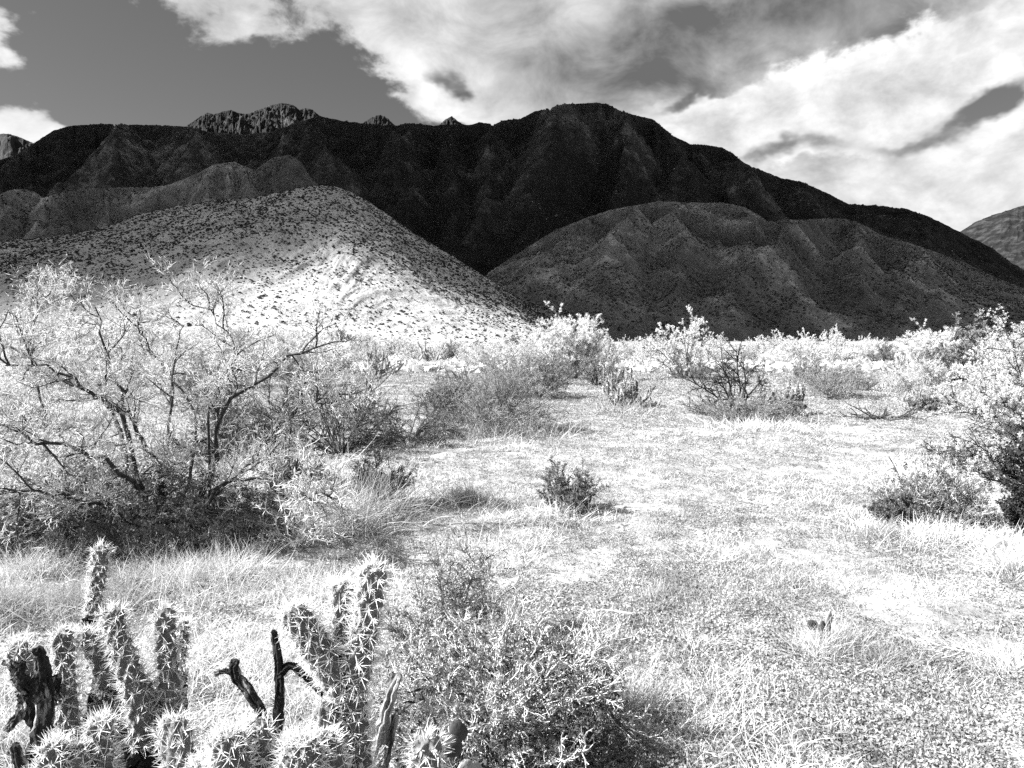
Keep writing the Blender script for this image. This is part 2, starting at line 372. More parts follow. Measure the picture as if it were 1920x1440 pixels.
FL = [(-500, 420), (-200, 390), (0, 364), (20, 356), (40, 354), (65, 360), (80, 371), (110, 362), (150, 356), (230, 351), (280, 352), (320, 346), (370, 325), (400, 309), (440, 303), (458, 312),
      (480, 318), (510, 296), (545, 290), (565, 305), (580, 330), (620, 370), (700, 450), (800, 540), (900, 640)]
FR = [(850, 600), (890, 540), (915, 512), (960, 482), (1040, 432), (1100, 408), (1150, 392), (1200, 384), (1235, 377), (1290, 380), (1350, 380), (1395, 388), (1425, 405), (1440, 415), (1470, 411),
      (1500, 412), (1530, 410), (1575, 409), (1605, 415), (1650, 440), (1700, 454), (1760, 474), (1820, 498), (1870, 522), (1920, 540), (2000, 560), (2300, 600)]
MAIN = [(-500, 360), (-200, 335), (0, 300), (30, 290), (60, 270), (80, 258), (100, 245), (130, 236), (190, 232), (260, 234), (330, 236), (348, 237), (400, 248), (460, 252), (510, 246), (560, 228), (598, 217),
        (640, 226), (680, 231), (745, 236), (760, 232), (775, 231), (800, 234), (815, 236), (830, 234), (880, 234), (900, 229), (925, 233), (945, 225), (975, 222), (1000, 210), (1030, 202),
        (1060, 195), (1090, 194), (1120, 192), (1140, 195), (1160, 206), (1190, 216), (1225, 224), (1245, 240), (1265, 256), (1295, 270), (1330, 273), (1355, 277), (1375, 288), (1395, 305), (1430, 320),
        (1460, 332), (1500, 340), (1530, 352), (1560, 366), (1590, 382), (1640, 385), (1700, 392), (1740, 405), (1780, 425), (1810, 440), (1860, 465), (1900, 495), (1950, 520), (2050, 570), (2200, 600)]
PK = [(250, 280), (330, 250), (350, 236), (370, 222), (388, 211), (400, 214), (412, 211), (432, 206), (444, 211), (463, 214), (490, 204), (508, 196), (530, 193), (550, 197), (562, 205), (572, 203), (585, 205), (598, 216),
      (640, 240), (675, 234), (700, 218), (713, 215), (728, 222), (742, 236), (790, 250), (818, 238), (835, 224), (848, 218), (858, 227), (880, 240), (960, 260)]
ridge('near_hill', NEAR, 430, 235, 200, m_hill, 'pale scrub-dotted hill, its foot in sun and its top in cloud shade', 3, spur=.06, Ls=38, shear=.2, pw=1.1, nrow=340, rough=.008, spurs=[(600, 300, .10, 150), (600, 900, .07, 150), (300, -100, .08, 160)])
ridge('left_foothills', FL, 820, 540, 260, m_foot, 'dim grey foothills behind the pale hill on the left', 11, spur=.2, Ls=110, pw=1.0, nrow=340, rough=.03, spurs=[(440, 330, .2, 60), (545, 640, .2, 60), (150, 60, .2, 70), (40, -80, .2, 60), (300, 240, .16, 50), (440, 500, .14, 40)])
ridge('right_foothills', FR, 900, 500, 320, m_foot, 'broad grey foothills with pale rocky spurs on the right', 23, spur=.15, Ls=105, shear=-.5, pw=1.0, nrow=420, rough=.028, spurs=[(1230, 1120, .2, 75), (1240, 1290, .17, 55), (1130, 960, .16, 70), (1390, 1420, .14, 50), (1590, 1370, .26, 75), (1500, 1480, .12, 40), (1600, 1620, .16, 60), (1700, 1790, .16, 60), (1840, 1980, .14, 70), (1660, 1700, .1, 40)])
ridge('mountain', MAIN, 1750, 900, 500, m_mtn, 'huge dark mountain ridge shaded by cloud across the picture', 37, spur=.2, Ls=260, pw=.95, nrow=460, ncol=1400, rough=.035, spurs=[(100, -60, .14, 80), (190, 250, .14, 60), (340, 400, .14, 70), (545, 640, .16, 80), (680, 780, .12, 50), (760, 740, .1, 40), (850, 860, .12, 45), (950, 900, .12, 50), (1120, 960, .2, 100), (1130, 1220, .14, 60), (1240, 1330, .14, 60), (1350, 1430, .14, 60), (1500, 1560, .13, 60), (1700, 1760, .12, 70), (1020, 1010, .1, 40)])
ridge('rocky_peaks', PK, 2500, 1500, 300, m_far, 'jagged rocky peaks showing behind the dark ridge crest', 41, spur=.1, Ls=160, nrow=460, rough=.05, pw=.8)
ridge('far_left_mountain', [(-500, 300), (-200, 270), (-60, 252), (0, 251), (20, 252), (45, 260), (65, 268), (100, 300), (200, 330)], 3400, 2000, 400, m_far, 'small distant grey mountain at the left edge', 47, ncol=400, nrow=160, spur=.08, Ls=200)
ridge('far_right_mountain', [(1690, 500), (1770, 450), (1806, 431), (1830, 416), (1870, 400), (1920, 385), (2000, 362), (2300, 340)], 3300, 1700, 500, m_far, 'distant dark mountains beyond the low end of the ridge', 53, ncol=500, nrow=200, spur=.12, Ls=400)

# the cloud overhead, above the frame, whose shadow lies on the mountains and on the top of the pale hill
ZC = 1250.0
def build_cloud():
    offx = sd[0]/sd[2]*ZC; offy = sd[1]/sd[2]*ZC
    nx, ny = 220, 110; x = np.linspace(-2600+offx, 2400+offx, nx); y = np.linspace(120+offy, 2050+offy, ny); X, Y = np.meshgrid(x, y)
    e = np.minimum.reduce([X-x[0], x[-1]-X, Y-y[0], y[-1]-Y]); e = np.sqrt(np.clip(e/260, 0, 1))
    top = ZC+e*(110+90*fbm(X/300, Y/300, 71, 5, .6)); bot = ZC-e*(35+30*fbm(X/260, Y/260, 73, 5, .6))
    e0 = e.ravel() <= 0
    V = np.concatenate([np.stack([X, Y, top], -1).reshape(-1, 3), np.stack([X, Y, bot], -1).reshape(-1, 3)]); n = nx*ny
    i = np.arange(ny-1)[:, None]*nx; j = np.arange(nx-1)[None, :]; f = np.stack([i+j, i+j+1, i+nx+j+1, i+nx+j], -1).reshape(-1, 4)
    mb = MB(); mb.add(V, np.concatenate([f, f[:, ::-1]+n]))
    m = bpy.data.materials.new('cloud_vapour'); m.use_nodes = True; t = m.node_tree; nn = t.nodes; l = t.links
    for q in list(nn): nn.remove(q)
    def MM(op, a, b=None):
        k = nn.new('ShaderNodeMath'); k.operation = op
        for q, v in enumerate((a, b)):
            if v is None: continue
            if isinstance(v, (int, float)): k.inputs[q].default_value = v
            else: l.new(v, k.inputs[q])
        return k.outputs[0]
    ge = nn.new('ShaderNodeNewGeometry'); sp = nn.new('ShaderNodeSeparateXYZ'); l.new(ge.outputs['Position'], sp.inputs[0])
    xx = MM('SUBTRACT', sp.outputs[0], offx); yy = MM('SUBTRACT', sp.outputs[1], offy)
    no = nn.new('ShaderNodeTexNoise'); no.inputs['Scale'].default_value = .006; no.inputs['Detail'].default_value = 5; l.new(ge.outputs['Position'], no.inputs['Vector'])
    edge = MM('MAXIMUM', MM('MINIMUM', MM('ADD', MM('MULTIPLY', MM('ADD', xx, 90), .9), 308), 405), 190)
    q = MM('ADD', MM('SUBTRACT', yy, edge), MM('MULTIPLY', MM('SUBTRACT', no.outputs[0], .5), 60))
    mr = nn.new('ShaderNodeMapRange'); mr.interpolation_type = 'SMOOTHSTEP'; mr.inputs[1].default_value = -10; mr.inputs[2].default_value = 110; mr.inputs[4].default_value = .98; l.new(q, mr.inputs[0])
    tr = nn.new('ShaderNodeBsdfTransparent'); df = nn.new('ShaderNodeBsdfDiffuse'); tl = nn.new('ShaderNodeBsdfTranslucent')
    df.inputs[0].default_value = tl.inputs[0].default_value = (.9, .9, .9, 1)
    m1 = nn.new('ShaderNodeMixShader'); m1.inputs[0].default_value = .15; l.new(df.outputs[0], m1.inputs[1]); l.new(tl.outputs[0], m1.inputs[2])
    m2 = nn.new('ShaderNodeMixShader'); l.new(mr.outputs[0], m2.inputs[0]); l.new(tr.outputs[0], m2.inputs[1]); l.new(m1.outputs[0], m2.inputs[2])
    ou = nn.new('ShaderNodeOutputMaterial'); l.new(m2.outputs[0], ou.inputs[0])
    tag(mb.build('cloud', m, smooth=True), 'broad cloud overhead shading the mountains', kind='structure')
build_cloud()

# ------------------------------------------------------------ scrub on the hills
def blobs(mb, P, s, rng, nl=10, flat=.7):
    """each shrub = nl leaf-clump triangles spread in a small dome"""
    n = len(P); s = np.asarray(s)[:, None, None]
    d = rng.normal(size=(n, nl, 3)); d = norm(d)*rng.uniform(.3, 1, (n, nl, 1))**.5; d[..., 2] = np.abs(d[..., 2])*flat
    c = P[:, None, :]+d*s*.5
    a = norm(rng.normal(size=(n, nl, 3))); b = norm(np.cross(a, rng.normal(size=(n, nl, 3))))
    q = s*.34
    V = np.stack([c+a*q, c+b*q*.8, c-a*q, c-b*q*.8], 2).reshape(-1, 3)
    mb.add(V, np.arange(len(V)).reshape(-1, 4))
def hill_points(name, n, rng, tmin=.02):
    u, X, Y, Z, kf = HF[name]; i = rng.integers(int(tmin*kf), kf-1, n); j = rng.integers(0, X.shape[1]-1, n); a = rng.random(n)[:, None]; b = rng.random(n)[:, None]
    g = lambda i_, j_: np.stack([X[i_, j_], Y[i_, j_], Z[i_, j_]], -1)
    return (g(i, j)*(1-a)+g(i, j+1)*a)*(1-b)+(g(i+1, j)*(1-a)+g(i+1, j+1)*a)*b
rg = np.random.default_rng(5)
def scrub(name, hill, n, smin, smax, mat_, label, seed, nl=8, dens=None):
    r = np.random.default_rng(seed); P = hill_points(hill, n, r)
    k = vn(P[:, 0]/25, P[:, 1]/25, seed) > r.random(n)*.9 if dens is None else r.random(n) < dens
    if hill == 'near_hill': k = (vn(P[:, 0]/14, P[:, 1]/14, seed)*.7+.5*vn(P[:, 0]/4, P[:, 1]/4, 3) > .25+r.random(n)*.8-sst(P[:, 1], 300, 420)*.5)
    P = P[k]; mb = MB(); sz = smin+(smax-smin)*r.random(len(P))**2.2
    if hill == 'near_hill': sz = sz*(.55+.45*sst(P[:, 1], 260, 340))
    blobs(mb, P, sz, r, nl)
    tag(mb.build(name, mat_), label, 'scrub', kind='stuff')
scrub('hill_scrub', 'near_hill', 46000, .4, 1.35, m_scrubm, 'dense low scrub peppered over the pale hill', 61, nl=12)
scrub('foothill_scrub', 'right_foothills', 60000, .9, 2.3, m_scrubm, 'dark scrub speckling the right foothills', 62, nl=6)
scrub('foothill_scrub', 'left_foothills', 14000, 1.0, 2.6, m_scrubm, 'dark scrub speckling the left foothills', 63, nl=6)
scrub('mountain_scrub', 'mountain', 70000, 1.8, 5.0, m_scrubm, 'dark brush and boulders roughening the big ridge', 64, nl=5)
def hill_shrubs():
    r = np.random.default_rng(77); protos = []
    for k in range(4):
        mb = MB(); d = norm(r.normal(size=(70, 3))); d[:, 2] = np.abs(d[:, 2]); st = d*r.uniform(.1, .5, (70, 1))
        leaves(mb, st, d+.4*r.normal(size=(70, 3)), .42, .2, r); protos.append(mb.mesh('hill_shrub'))
        protos[-1].materials.append(m_scrubm)
    P = hill_points('near_hill', 9000, r); u = P[:, 0]/P[:, 1]; v = (P[:, 2]-EYE)/P[:, 1]
    ok = (u > -.52) & (u < .05) & (P[:, 1] < 380); P = P[ok]; P = P[np.argsort(P[:, 1]+r.uniform(0, 90, len(P)))][:300]
    for i, p in enumerate(P):
        o = bpy.data.objects.new('hill_shrub', protos[i % 4]); C.objects.link(o); o.location = p; s = r.uniform(.5, 1.0)+.6*r.random()**4; s *= .8; o.scale = (s*1.2, s*1.2, s); o.rotation_euler = (0, 0, r.uniform(0, 6.3))
        tag(o, 'small dark shrub dotting the sunlit foot of the pale hill', 'shrub', 'dark shrubs on the pale hill')
hill_shrubs()
def outcrops(hill, n, seed, smin, smax):
    r = np.random.default_rng(seed); P = hill_points(hill, n, r); k = fbm((P[:, 0]+P[:, 1]*.5)/26, P[:, 1]/70, seed, 5, .7) > .22+.4*r.random(n); P = P[k]; mb = MB(); blobs(mb, P, r.uniform(smin, smax, len(P)), r, 7, .6)
    tag(mb.build('rock_outcrops', m_rock), 'pale boulders and outcrops scattered on the ' + hill.replace('_', ' '), 'rocks', kind='stuff')
outcrops('right_foothills', 60000, 91, .5, 1.5); outcrops('left_foothills', 20000, 92, .5, 1.5); outcrops('mountain', 40000, 93, 1.2, 3.0)

# ------------------------------------------------------------ shrubs
def shrub(name, label, cat, loc, H, Rr, seed, n=(10, 8, 6), fl=(.45, .3), amax=75, wander=.12, trop=.03, K=6, thick=.012, leaf=6, ll=.02, lw=.006, mw=None, ml=None,
          group=None, leafpos=.0, sides=4, minr=.0012, amin=5, ang=.7, f0=.25, bias=(0, 0), lf0=.2, tuft=0, zmin=0.0, lvar=.75):
    r = np.random.default_rng(seed); t = empty(name, loc); tag(t, label, cat, group)
    a = np.radians(amin+(amax-amin)*r.random(n[0])**.75); ph = (np.arange(n[0])+r.random(n[0])*.9)/n[0]*2*PI*1.0
    d = np.stack([np.sin(a)*np.cos(ph)+bias[0], np.sin(a)*np.sin(ph)+bias[1], np.cos(a)], 1)
    Ls = r.uniform(lvar, 1.05 if lvar < .8 else 1.0, n[0])/np.sqrt((np.sin(a)/Rr)**2+(np.cos(a)/H)**2)
    st = np.stack([np.cos(ph), np.sin(ph), 0*ph], 1)*Rr*.05; st[:, 2] = -.03
    P = grow(st, d, Ls, K, wander, np.array([0, 0, trop]), r)
    wood = MB(); tubes(wood, P, thick*r.uniform(.7, 1.1, n[0]), np.maximum(thick*.25, minr), max(sides, 5), r, .12)
    lp = [(P, Ls)]; cur = P; cl = Ls; th = thick*.5
    for lv in range(1, len(n)):
        s, dd, tt = kids(cur, n[lv], f0 if lv == 1 else .1, ang, r)
        ln = fl[lv-1]*np.repeat(cl, n[lv])*(1.1-.45*tt)*r.uniform(.5, 1.1, len(s)) if lv == 1 else fl[lv-1]*np.repeat(cl, n[lv])/ (1.0)*r.uniform(.5, 1.1, len(s))
        cur = grow(s, dd, ln, 4 if lv == 1 else 3, wander*1.3, np.array([0, 0, trop*1.2]), r); cl = ln
        if zmin: cur[..., 2] = np.maximum(cur[..., 2], .015)
        tubes(wood, cur, np.maximum(th, minr*1.2), np.maximum(th*.4, minr), sides if lv == 1 else 3, r, .1); th *= .5
        lp.append((cur, ln))
    wood.build('stem', mw, t)
    if leaf:
        fo = MB()
        for cur, ln in lp[-1:] if len(n) < 3 else lp[-2:]:
            s, dd, tt = kids(cur, leaf, lf0, .8, r)
            leaves(fo, s, dd, ll*r.uniform(.6, 1.3, len(s)), lw*r.uniform(.7, 1.2, len(s)), r)
        fo.build('foliage', ml, t)
    return t
def grassy(parent, name, R, n, h, mat_, seed, w=.004, spread=.6, bend=.9):
    r = np.random.default_rng(seed); rad = R*np.sqrt(r.random(n)); ph = r.random(n)*2*PI
    P = np.stack([rad*np.cos(ph), rad*np.sin(ph), np.zeros(n)-.01], 1); D = np.stack([spread*r.normal(size=n), spread*r.normal(size=n), np.ones(n)], 1)
    mb = MB(); blades(mb, P, D, h*r.uniform(.4, 1.1, n), w, bend*r.uniform(.2, 1.3, n), r)
    return mb.build(name, mat_, parent)

# --- the big spreading bush on the left
def big_bush():
    b = at_ground(300, 6.4); t = empty('mesquite_bush', b); tag(t, 'biggest spreading pale bush with crooked dark limbs, left foreground', 'bush')
    r = np.random.default_rng(101); D = 6.3
    limbs = [([(300, 1000, 6.4), (298, 915, 6.35), (285, 850, 6.3), (262, 815, 6.2), (232, 760, 6.1), (210, 690, 6.0), (190, 640, 6.0), (178, 575, 6.0)], .028, .005),
             ([(320, 1000, 6.5), (310, 930, 6.5), (320, 860, 6.5), (318, 760, 6.6), (330, 700, 6.7), (335, 650, 6.8), (345, 610, 6.9)], .022, .004),
             ([(345, 1000, 6.5), (375, 930, 6.55), (408, 862, 6.5), (398, 806, 6.4), (440, 750, 6.3), (500, 700, 6.2), (540, 665, 6.2), (590, 650, 6.1), (650, 640, 6.0)], .03, .004),
             ([(400, 812, 6.4), (385, 780, 6.5), (420, 720, 6.8), (440, 650, 7.0), (415, 610, 7.1), (390, 575, 7.1)], .014, .004),
             ([(290, 980, 6.4), (262, 900, 6.2), (215, 760, 5.9), (185, 745, 5.8), (140, 715, 5.7), (80, 690, 5.6), (10, 685, 5.4)], .026, .005),
             ([(290, 990, 6.4), (255, 880, 6.6), (200, 760, 6.9), (100, 700, 7.0), (0, 640, 7.2), (-80, 600, 7.3)], .026, .005),
             ([(285, 990, 6.3), (240, 900, 5.9), (160, 850, 5.6), (80, 830, 5.4), (20, 800, 5.2), (-60, 790, 5.1)], .022, .004),
             ([(280, 1000, 6.2), (200, 950, 5.8), (120, 930, 5.5), (40, 920, 5.3), (-40, 930, 5.2)], .018, .004),
             ([(330, 1000, 6.3), (380, 950, 6.0), (430, 905, 5.8), (490, 895, 5.6), (550, 910, 5.5), (620, 930, 5.4)], .02, .004),
             ([(320, 1000, 6.4), (350, 900, 6.9), (370, 800, 7.3), (300, 680, 7.5), (265, 630, 7.6), (250, 585, 7.6)], .018, .004),
             ([(290, 1000, 6.4), (180, 880, 7.0), (90, 780, 7.4), (60, 650, 7.6), (62, 610, 7.6), (80, 560, 7.6)], .018, .004),
             ([(330, 1000, 6.5), (450, 880, 6.9), (520, 800, 7.0), (580, 760, 7.0), (640, 740, 7.0)], .016, .003)]
    wood = MB(); fo = MB(); allP = []
    for pts, r0, r1 in limbs:
        A = np.array([pt(*p) for p in pts])-b; A[0, 2] = min(A[0, 2], -.02)
        s = np.linspace(0, len(A)-1, 17); i = np.minimum(s.astype(int), len(A)-2); f = (s-i)[:, None]
        A0 = A[np.maximum(i-1, 0)]; A1 = A[i]; A2 = A[i+1]; A3 = A[np.minimum(i+2, len(A)-1)]
        Pc = .5*((2*A1)+(-A0+A2)*f+(2*A0-5*A1+4*A2-A3)*f**2+(-A0+3*A1-3*A2+A3)*f**3)
        Pc[1:-1] += r.normal(size=(15, 3))*.016
        tubes(wood, Pc[None], r0, r1, 7, r, .15, caps=True); allP.append(Pc)
    P = np.array(allP)
    s, d, tt = kids(P, 13, .15, .8, r); l1 = r.uniform(.22, .52, len(s)); P1 = grow(s, d, l1, 6, .22, np.array([0, 0, .07]), r)
    tubes(wood, P1, .008, .003, 5, r, .1)
    s, d, tt = kids(P1, 8, .15, .8, r); l2 = r.uniform(.1, .32, len(s)); P2 = grow(s, d, l2, 5, .32, np.array([0, 0, .06]), r)
    tubes(wood, P2, .003, .0014, 3)
    wood.build('limb', m_bark, t)
    tw = MB(); s, d, tt = kids(P2, 6, .05, .8, r); l3 = r.uniform(.06, .17, len(s)); P3 = grow(s, d, l3, 4, .4, np.array([0, 0, .03]), r)
    tubes(tw, P3, .0024, .0014, 3); tw.build('twig', m_twig, t)
    s, d, tt = kids(P3, 4, .05, .7, r); leaves(fo, s, d, r.uniform(.025, .07, len(s)), .005, r); fo.build('foliage', m_pale, t)
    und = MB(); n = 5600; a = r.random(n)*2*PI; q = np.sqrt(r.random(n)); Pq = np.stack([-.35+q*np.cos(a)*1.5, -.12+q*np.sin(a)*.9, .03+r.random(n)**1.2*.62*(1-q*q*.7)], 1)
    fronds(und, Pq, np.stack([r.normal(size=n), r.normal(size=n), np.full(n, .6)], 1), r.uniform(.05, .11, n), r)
    o = und.build('leafy_undergrowth', m_dark, t)  # dark leaf colour puts in the shade beneath the sparse crown
    return t
big_bush()

# --- bushes standing at known spots: base pixel of the photo turned into a point on the ground
def bush(px, py, hpx, wpx, name, label, cat, seed, **k):
    b = place(px, py); sc = b[1]/F; return shrub(name, label, cat, b, hpx*sc, wpx*sc*.5, seed, **k)
W1 = dict(mw=m_bark2, ml=m_mid)
# dark bushes left of the middle
bush(700, 950, 110, 170, 'twiggy_bush', 'dark twiggy bush with grass skirt right of the biggest pale bush', 'bush', 201, n=(26, 9, 7), leaf=5, ll=.03, lw=.007, mw=m_bark, ml=m_dark, thick=.009, group=None, lf0=.3)
bush(640, 850, 190, 330, 'thorn_bush', 'bare thorny bush with thin dark twigs behind the dark twiggy bush', 'bush', 202, n=(34, 10, 6), leaf=2, ll=.035, lw=.008, mw=m_bark, ml=m_mid, thick=.012, amax=80)
bush(520, 840, 150, 220, 'tangled_bush', 'tangled grey bush under the outstretched limb of the biggest bush', 'bush', 203, n=(30, 10, 6), leaf=5, ll=.035, lw=.008, mw=m_bark, ml=m_dark, thick=.012)
bush(760, 830, 120, 260, 'arching_bush', 'low arching bush of drooping stems before the brush in the middle', 'bush', 204, n=(40, 10, 5), leaf=5, ll=.05, lw=.009, mw=m_bark, ml=m_dark, thick=.012, trop=-.09, amin=35, amax=80)
bush(930, 805, 135, 300, 'broom_bush', 'wide grassy bush of upright straw stems in the middle distance', 'bush', 205, n=(110, 8, 5), leaf=3, ll=.06, lw=.009, mw=m_bark2, ml=m_mid, thick=.01, fl=(.35, .3), trop=-.02)
bush(1000, 745, 80, 190, 'twiggy_bush', 'low grey twiggy bush between the wide straw bush and the tall feathery bush', 'bush', 214, n=(60, 9, 6), leaf=5, ll=.06, lw=.014, mw=m_bark, ml=m_mid, thick=.012, amax=80)
bush(850, 790, 80, 160, 'twiggy_bush', 'dark twiggy bush at the left foot of the wide straw bush', 'bush', 215, n=(60, 9, 6), leaf=5, ll=.05, lw=.010, mw=m_bark, ml=m_dark, thick=.010, amax=78)
bush(430, 870, 120, 200, 'leafy_bush', 'dark leafy bush behind the crooked trunks of the biggest bush', 'bush', 216, n=(60, 10, 7), leaf=6, ll=.03, lw=.009, mw=m_bark, ml=m_dark, thick=.010, amax=78)
bush(560, 930, 70, 160, 'twiggy_bush', 'low twiggy bush under the fallen pale branches', 'bush', 217, n=(50, 9, 6), leaf=5, ll=.03, lw=.007, mw=m_bark, ml=m_dark, thick=.008, amax=80)
bush(900, 760, 110, 150, 'bare_bush', 'bare dark arching bush rising behind the wide straw bush', 'bush', 206, n=(34, 9, 5), leaf=1, ll=.05, lw=.011, mw=m_bark, ml=m_mid, thick=.016, trop=-.02)
bush(1065, 958, 100, 116, 'round_bush', 'small round dark bush standing alone in the open middle', 'bush', 207, n=(46, 8, 6), leaf=5, ll=.022, lw=.008, mw=m_bark2, ml=m_dark, thick=.006, amax=62, fl=(.35, .3))
bush(1378, 780, 145, 200, 'bare_bush', 'bare umbrella-shaped bush with a thick dark trunk right of the middle', 'bush', 208, n=(16, 10, 6, 4), leaf=0, mw=m_bark, ml=m_mid, thick=.03, amax=82, fl=(.5, .4, .4), trop=-.03, minr=.004)
bush(1560, 745, 70, 170, 'twiggy_bush', 'low dark twiggy bush between the pale-headed cactus and the far brush', 'bush', 209, n=(40, 9, 5), leaf=5, ll=.06, lw=.014, mw=m_bark2, ml=m_mid, thick=.015, amax=80)
bush(1400, 790, 40, 250, 'low_bush', 'low dark mat of twigs around the foot of the bare umbrella bush', 'bush', 210, n=(70, 8, 5), leaf=4, ll=.05, lw=.012, mw=m_bark2, ml=m_mid, thick=.01, amax=88)
bush(1750, 975, 110, 220, 'twiggy_bush', 'grey twiggy bush with pale forked twigs in grass, right of the open ground', 'bush', 211, n=(60, 9, 6), leaf=5, ll=.028, lw=.008, mw=m_twig, ml=m_dark, thick=.006, amax=78)
bush(1680, 985, 60, 120, 'low_bush', 'low dark bush with one black stick at the left of the grey twiggy bush', 'bush', 212, n=(50, 8, 5), leaf=7, ll=.025, lw=.008, mw=m_bark, ml=m_dark, thick=.006, amax=80)
bush(1745, 770, 30, 80, 'low_bush', 'small dark cushion beside the short cactus at the right', 'bush', 213, n=(40, 8, 5), leaf=8, ll=.05, lw=.015, mw=m_bark2, ml=m_mid, thick=.012, amax=80)
# the big pale bush on the right edge
bush(1985, 880, 270, 400, 'pale_bush', 'large pale leafy bush filling the right edge', 'bush', 221, n=(46, 14, 9, 5), leaf=12, ll=.026, lw=.006, mw=m_bark, ml=m_pale2, thick=.02, fl=(.4, .35, .5), amax=86, f0=.35)
bush(1900, 880, 110, 330, 'arching_bush', 'dark arching branches bowed to the ground below the pale right bush', 'bush', 222, n=(60, 10, 6), leaf=6, ll=.03, lw=.01, mw=m_bark, ml=m_dark, thick=.014, trop=-.11, amin=50, amax=84, fl=(.35, .3))
bush(1968, 1010, 200, 150, 'blur_bush', 'blackish bush added in place of a black blur at the right edge of the picture', 'bush', 223, n=(70, 12, 8), leaf=9, ll=.03, lw=.012, mw=m_char, ml=m_scrubm, thick=.012, amax=60)  # bush shape added for a black blur of unknown cause
# leafy thicket at the left edge, and the brush behind the big bush
bush(60, 1000, 230, 420, 'leafy_bush', 'dense grey leafy bush at the left edge in front of the biggest bush', 'bush', 231, n=(60, 12, 9), leaf=7, ll=.03, lw=.008, mw=m_bark2, ml=m_pale, thick=.01, fl=(.4, .35), amax=82)
bush(560, 1010, 90, 220, 'fallen_branches', 'heap of fallen crooked pale branches right of the biggest bush', 'dead branches', 232, n=(18, 10, 5), leaf=1, mw=m_twig, ml=m_mid, thick=.01, amax=86, amin=50, wander=.22, fl=(.5, .4))
# two bushes nearest the camera, beside the spiny cactus
bush(830, 1235, 290, 230, 'wispy_bush', 'tall wispy bush with dark stems and tiny leaves behind the forked cactus', 'bush', 241, n=(40, 14, 9), leaf=5, ll=.016, lw=.005, mw=m_bark2, ml=m_pale, thick=.007, amax=46, fl=(.32, .35), wander=.16)
def near_bush():
    b = place(945, 1385); t = shrub('tangled_bush', 'nearest round bush of tangled pale twigs over dark leaves', 'bush', b, .6, .52, 242, n=(80, 14, 9), leaf=2, ll=.014, lw=.004, mw=m_twig, ml=m_mid,
                                     thick=.006, amax=80, fl=(.42, .3), wander=.26, minr=.0011)
    r = np.random.default_rng(9); n = 1900; a = r.random(n)*2*PI; q = np.sqrt(r.random(n)); P = np.stack([q*np.cos(a)*.52, q*np.sin(a)*.42, .02+r.random(n)*.48*np.sqrt(1-q*q*.8)], 1)
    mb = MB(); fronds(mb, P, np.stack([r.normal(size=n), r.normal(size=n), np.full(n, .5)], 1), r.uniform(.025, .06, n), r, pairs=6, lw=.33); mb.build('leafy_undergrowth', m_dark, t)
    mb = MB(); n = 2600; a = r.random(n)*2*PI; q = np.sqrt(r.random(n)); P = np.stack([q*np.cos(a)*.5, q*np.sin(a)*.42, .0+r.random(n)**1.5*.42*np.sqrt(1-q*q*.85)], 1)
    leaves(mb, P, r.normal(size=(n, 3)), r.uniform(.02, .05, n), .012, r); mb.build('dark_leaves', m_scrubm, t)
near_bush()

# --- far brush: five kinds, copied; each copy gets its own label
def proto(name, seed, mw, ml, **k):
    o = shrub(name, None, None, (0, 0, 0), 1.0, k.pop('R', .62), seed, mw=mw, ml=ml, group='bushes of the far brush', lvar=.86, **k); return o
PR = [proto('pale_bush', 301, m_bark2, m_pale2, n=(24, 10, 7), leaf=30, ll=.02, lw=.006, thick=.012, amax=62, f0=.2, fl=(.34, .3)),
      proto('pale_bush', 302, m_bark2, m_pale2, n=(30, 9, 8), leaf=28, ll=.02, lw=.006, thick=.010, amax=75, f0=.2, R=.75, fl=(.38, .3)),
      proto('feathery_bush', 303, m_bark2, m_pale2, n=(40, 12, 5), leaf=22, ll=.03, lw=.004, thick=.008, amax=50, f0=.3, R=.5, fl=(.35, .3), trop=.1),
      proto('twiggy_bush', 304, m_bark, m_mid, n=(26, 9, 7), leaf=9, ll=.035, lw=.009, thick=.012, amax=80, R=.8),
      proto('pale_bush', 305, m_twig, m_pale, n=(50, 9, 6), leaf=24, ll=.025, lw=.005, thick=.008, amax=70, R=.9, fl=(.32, .3))]
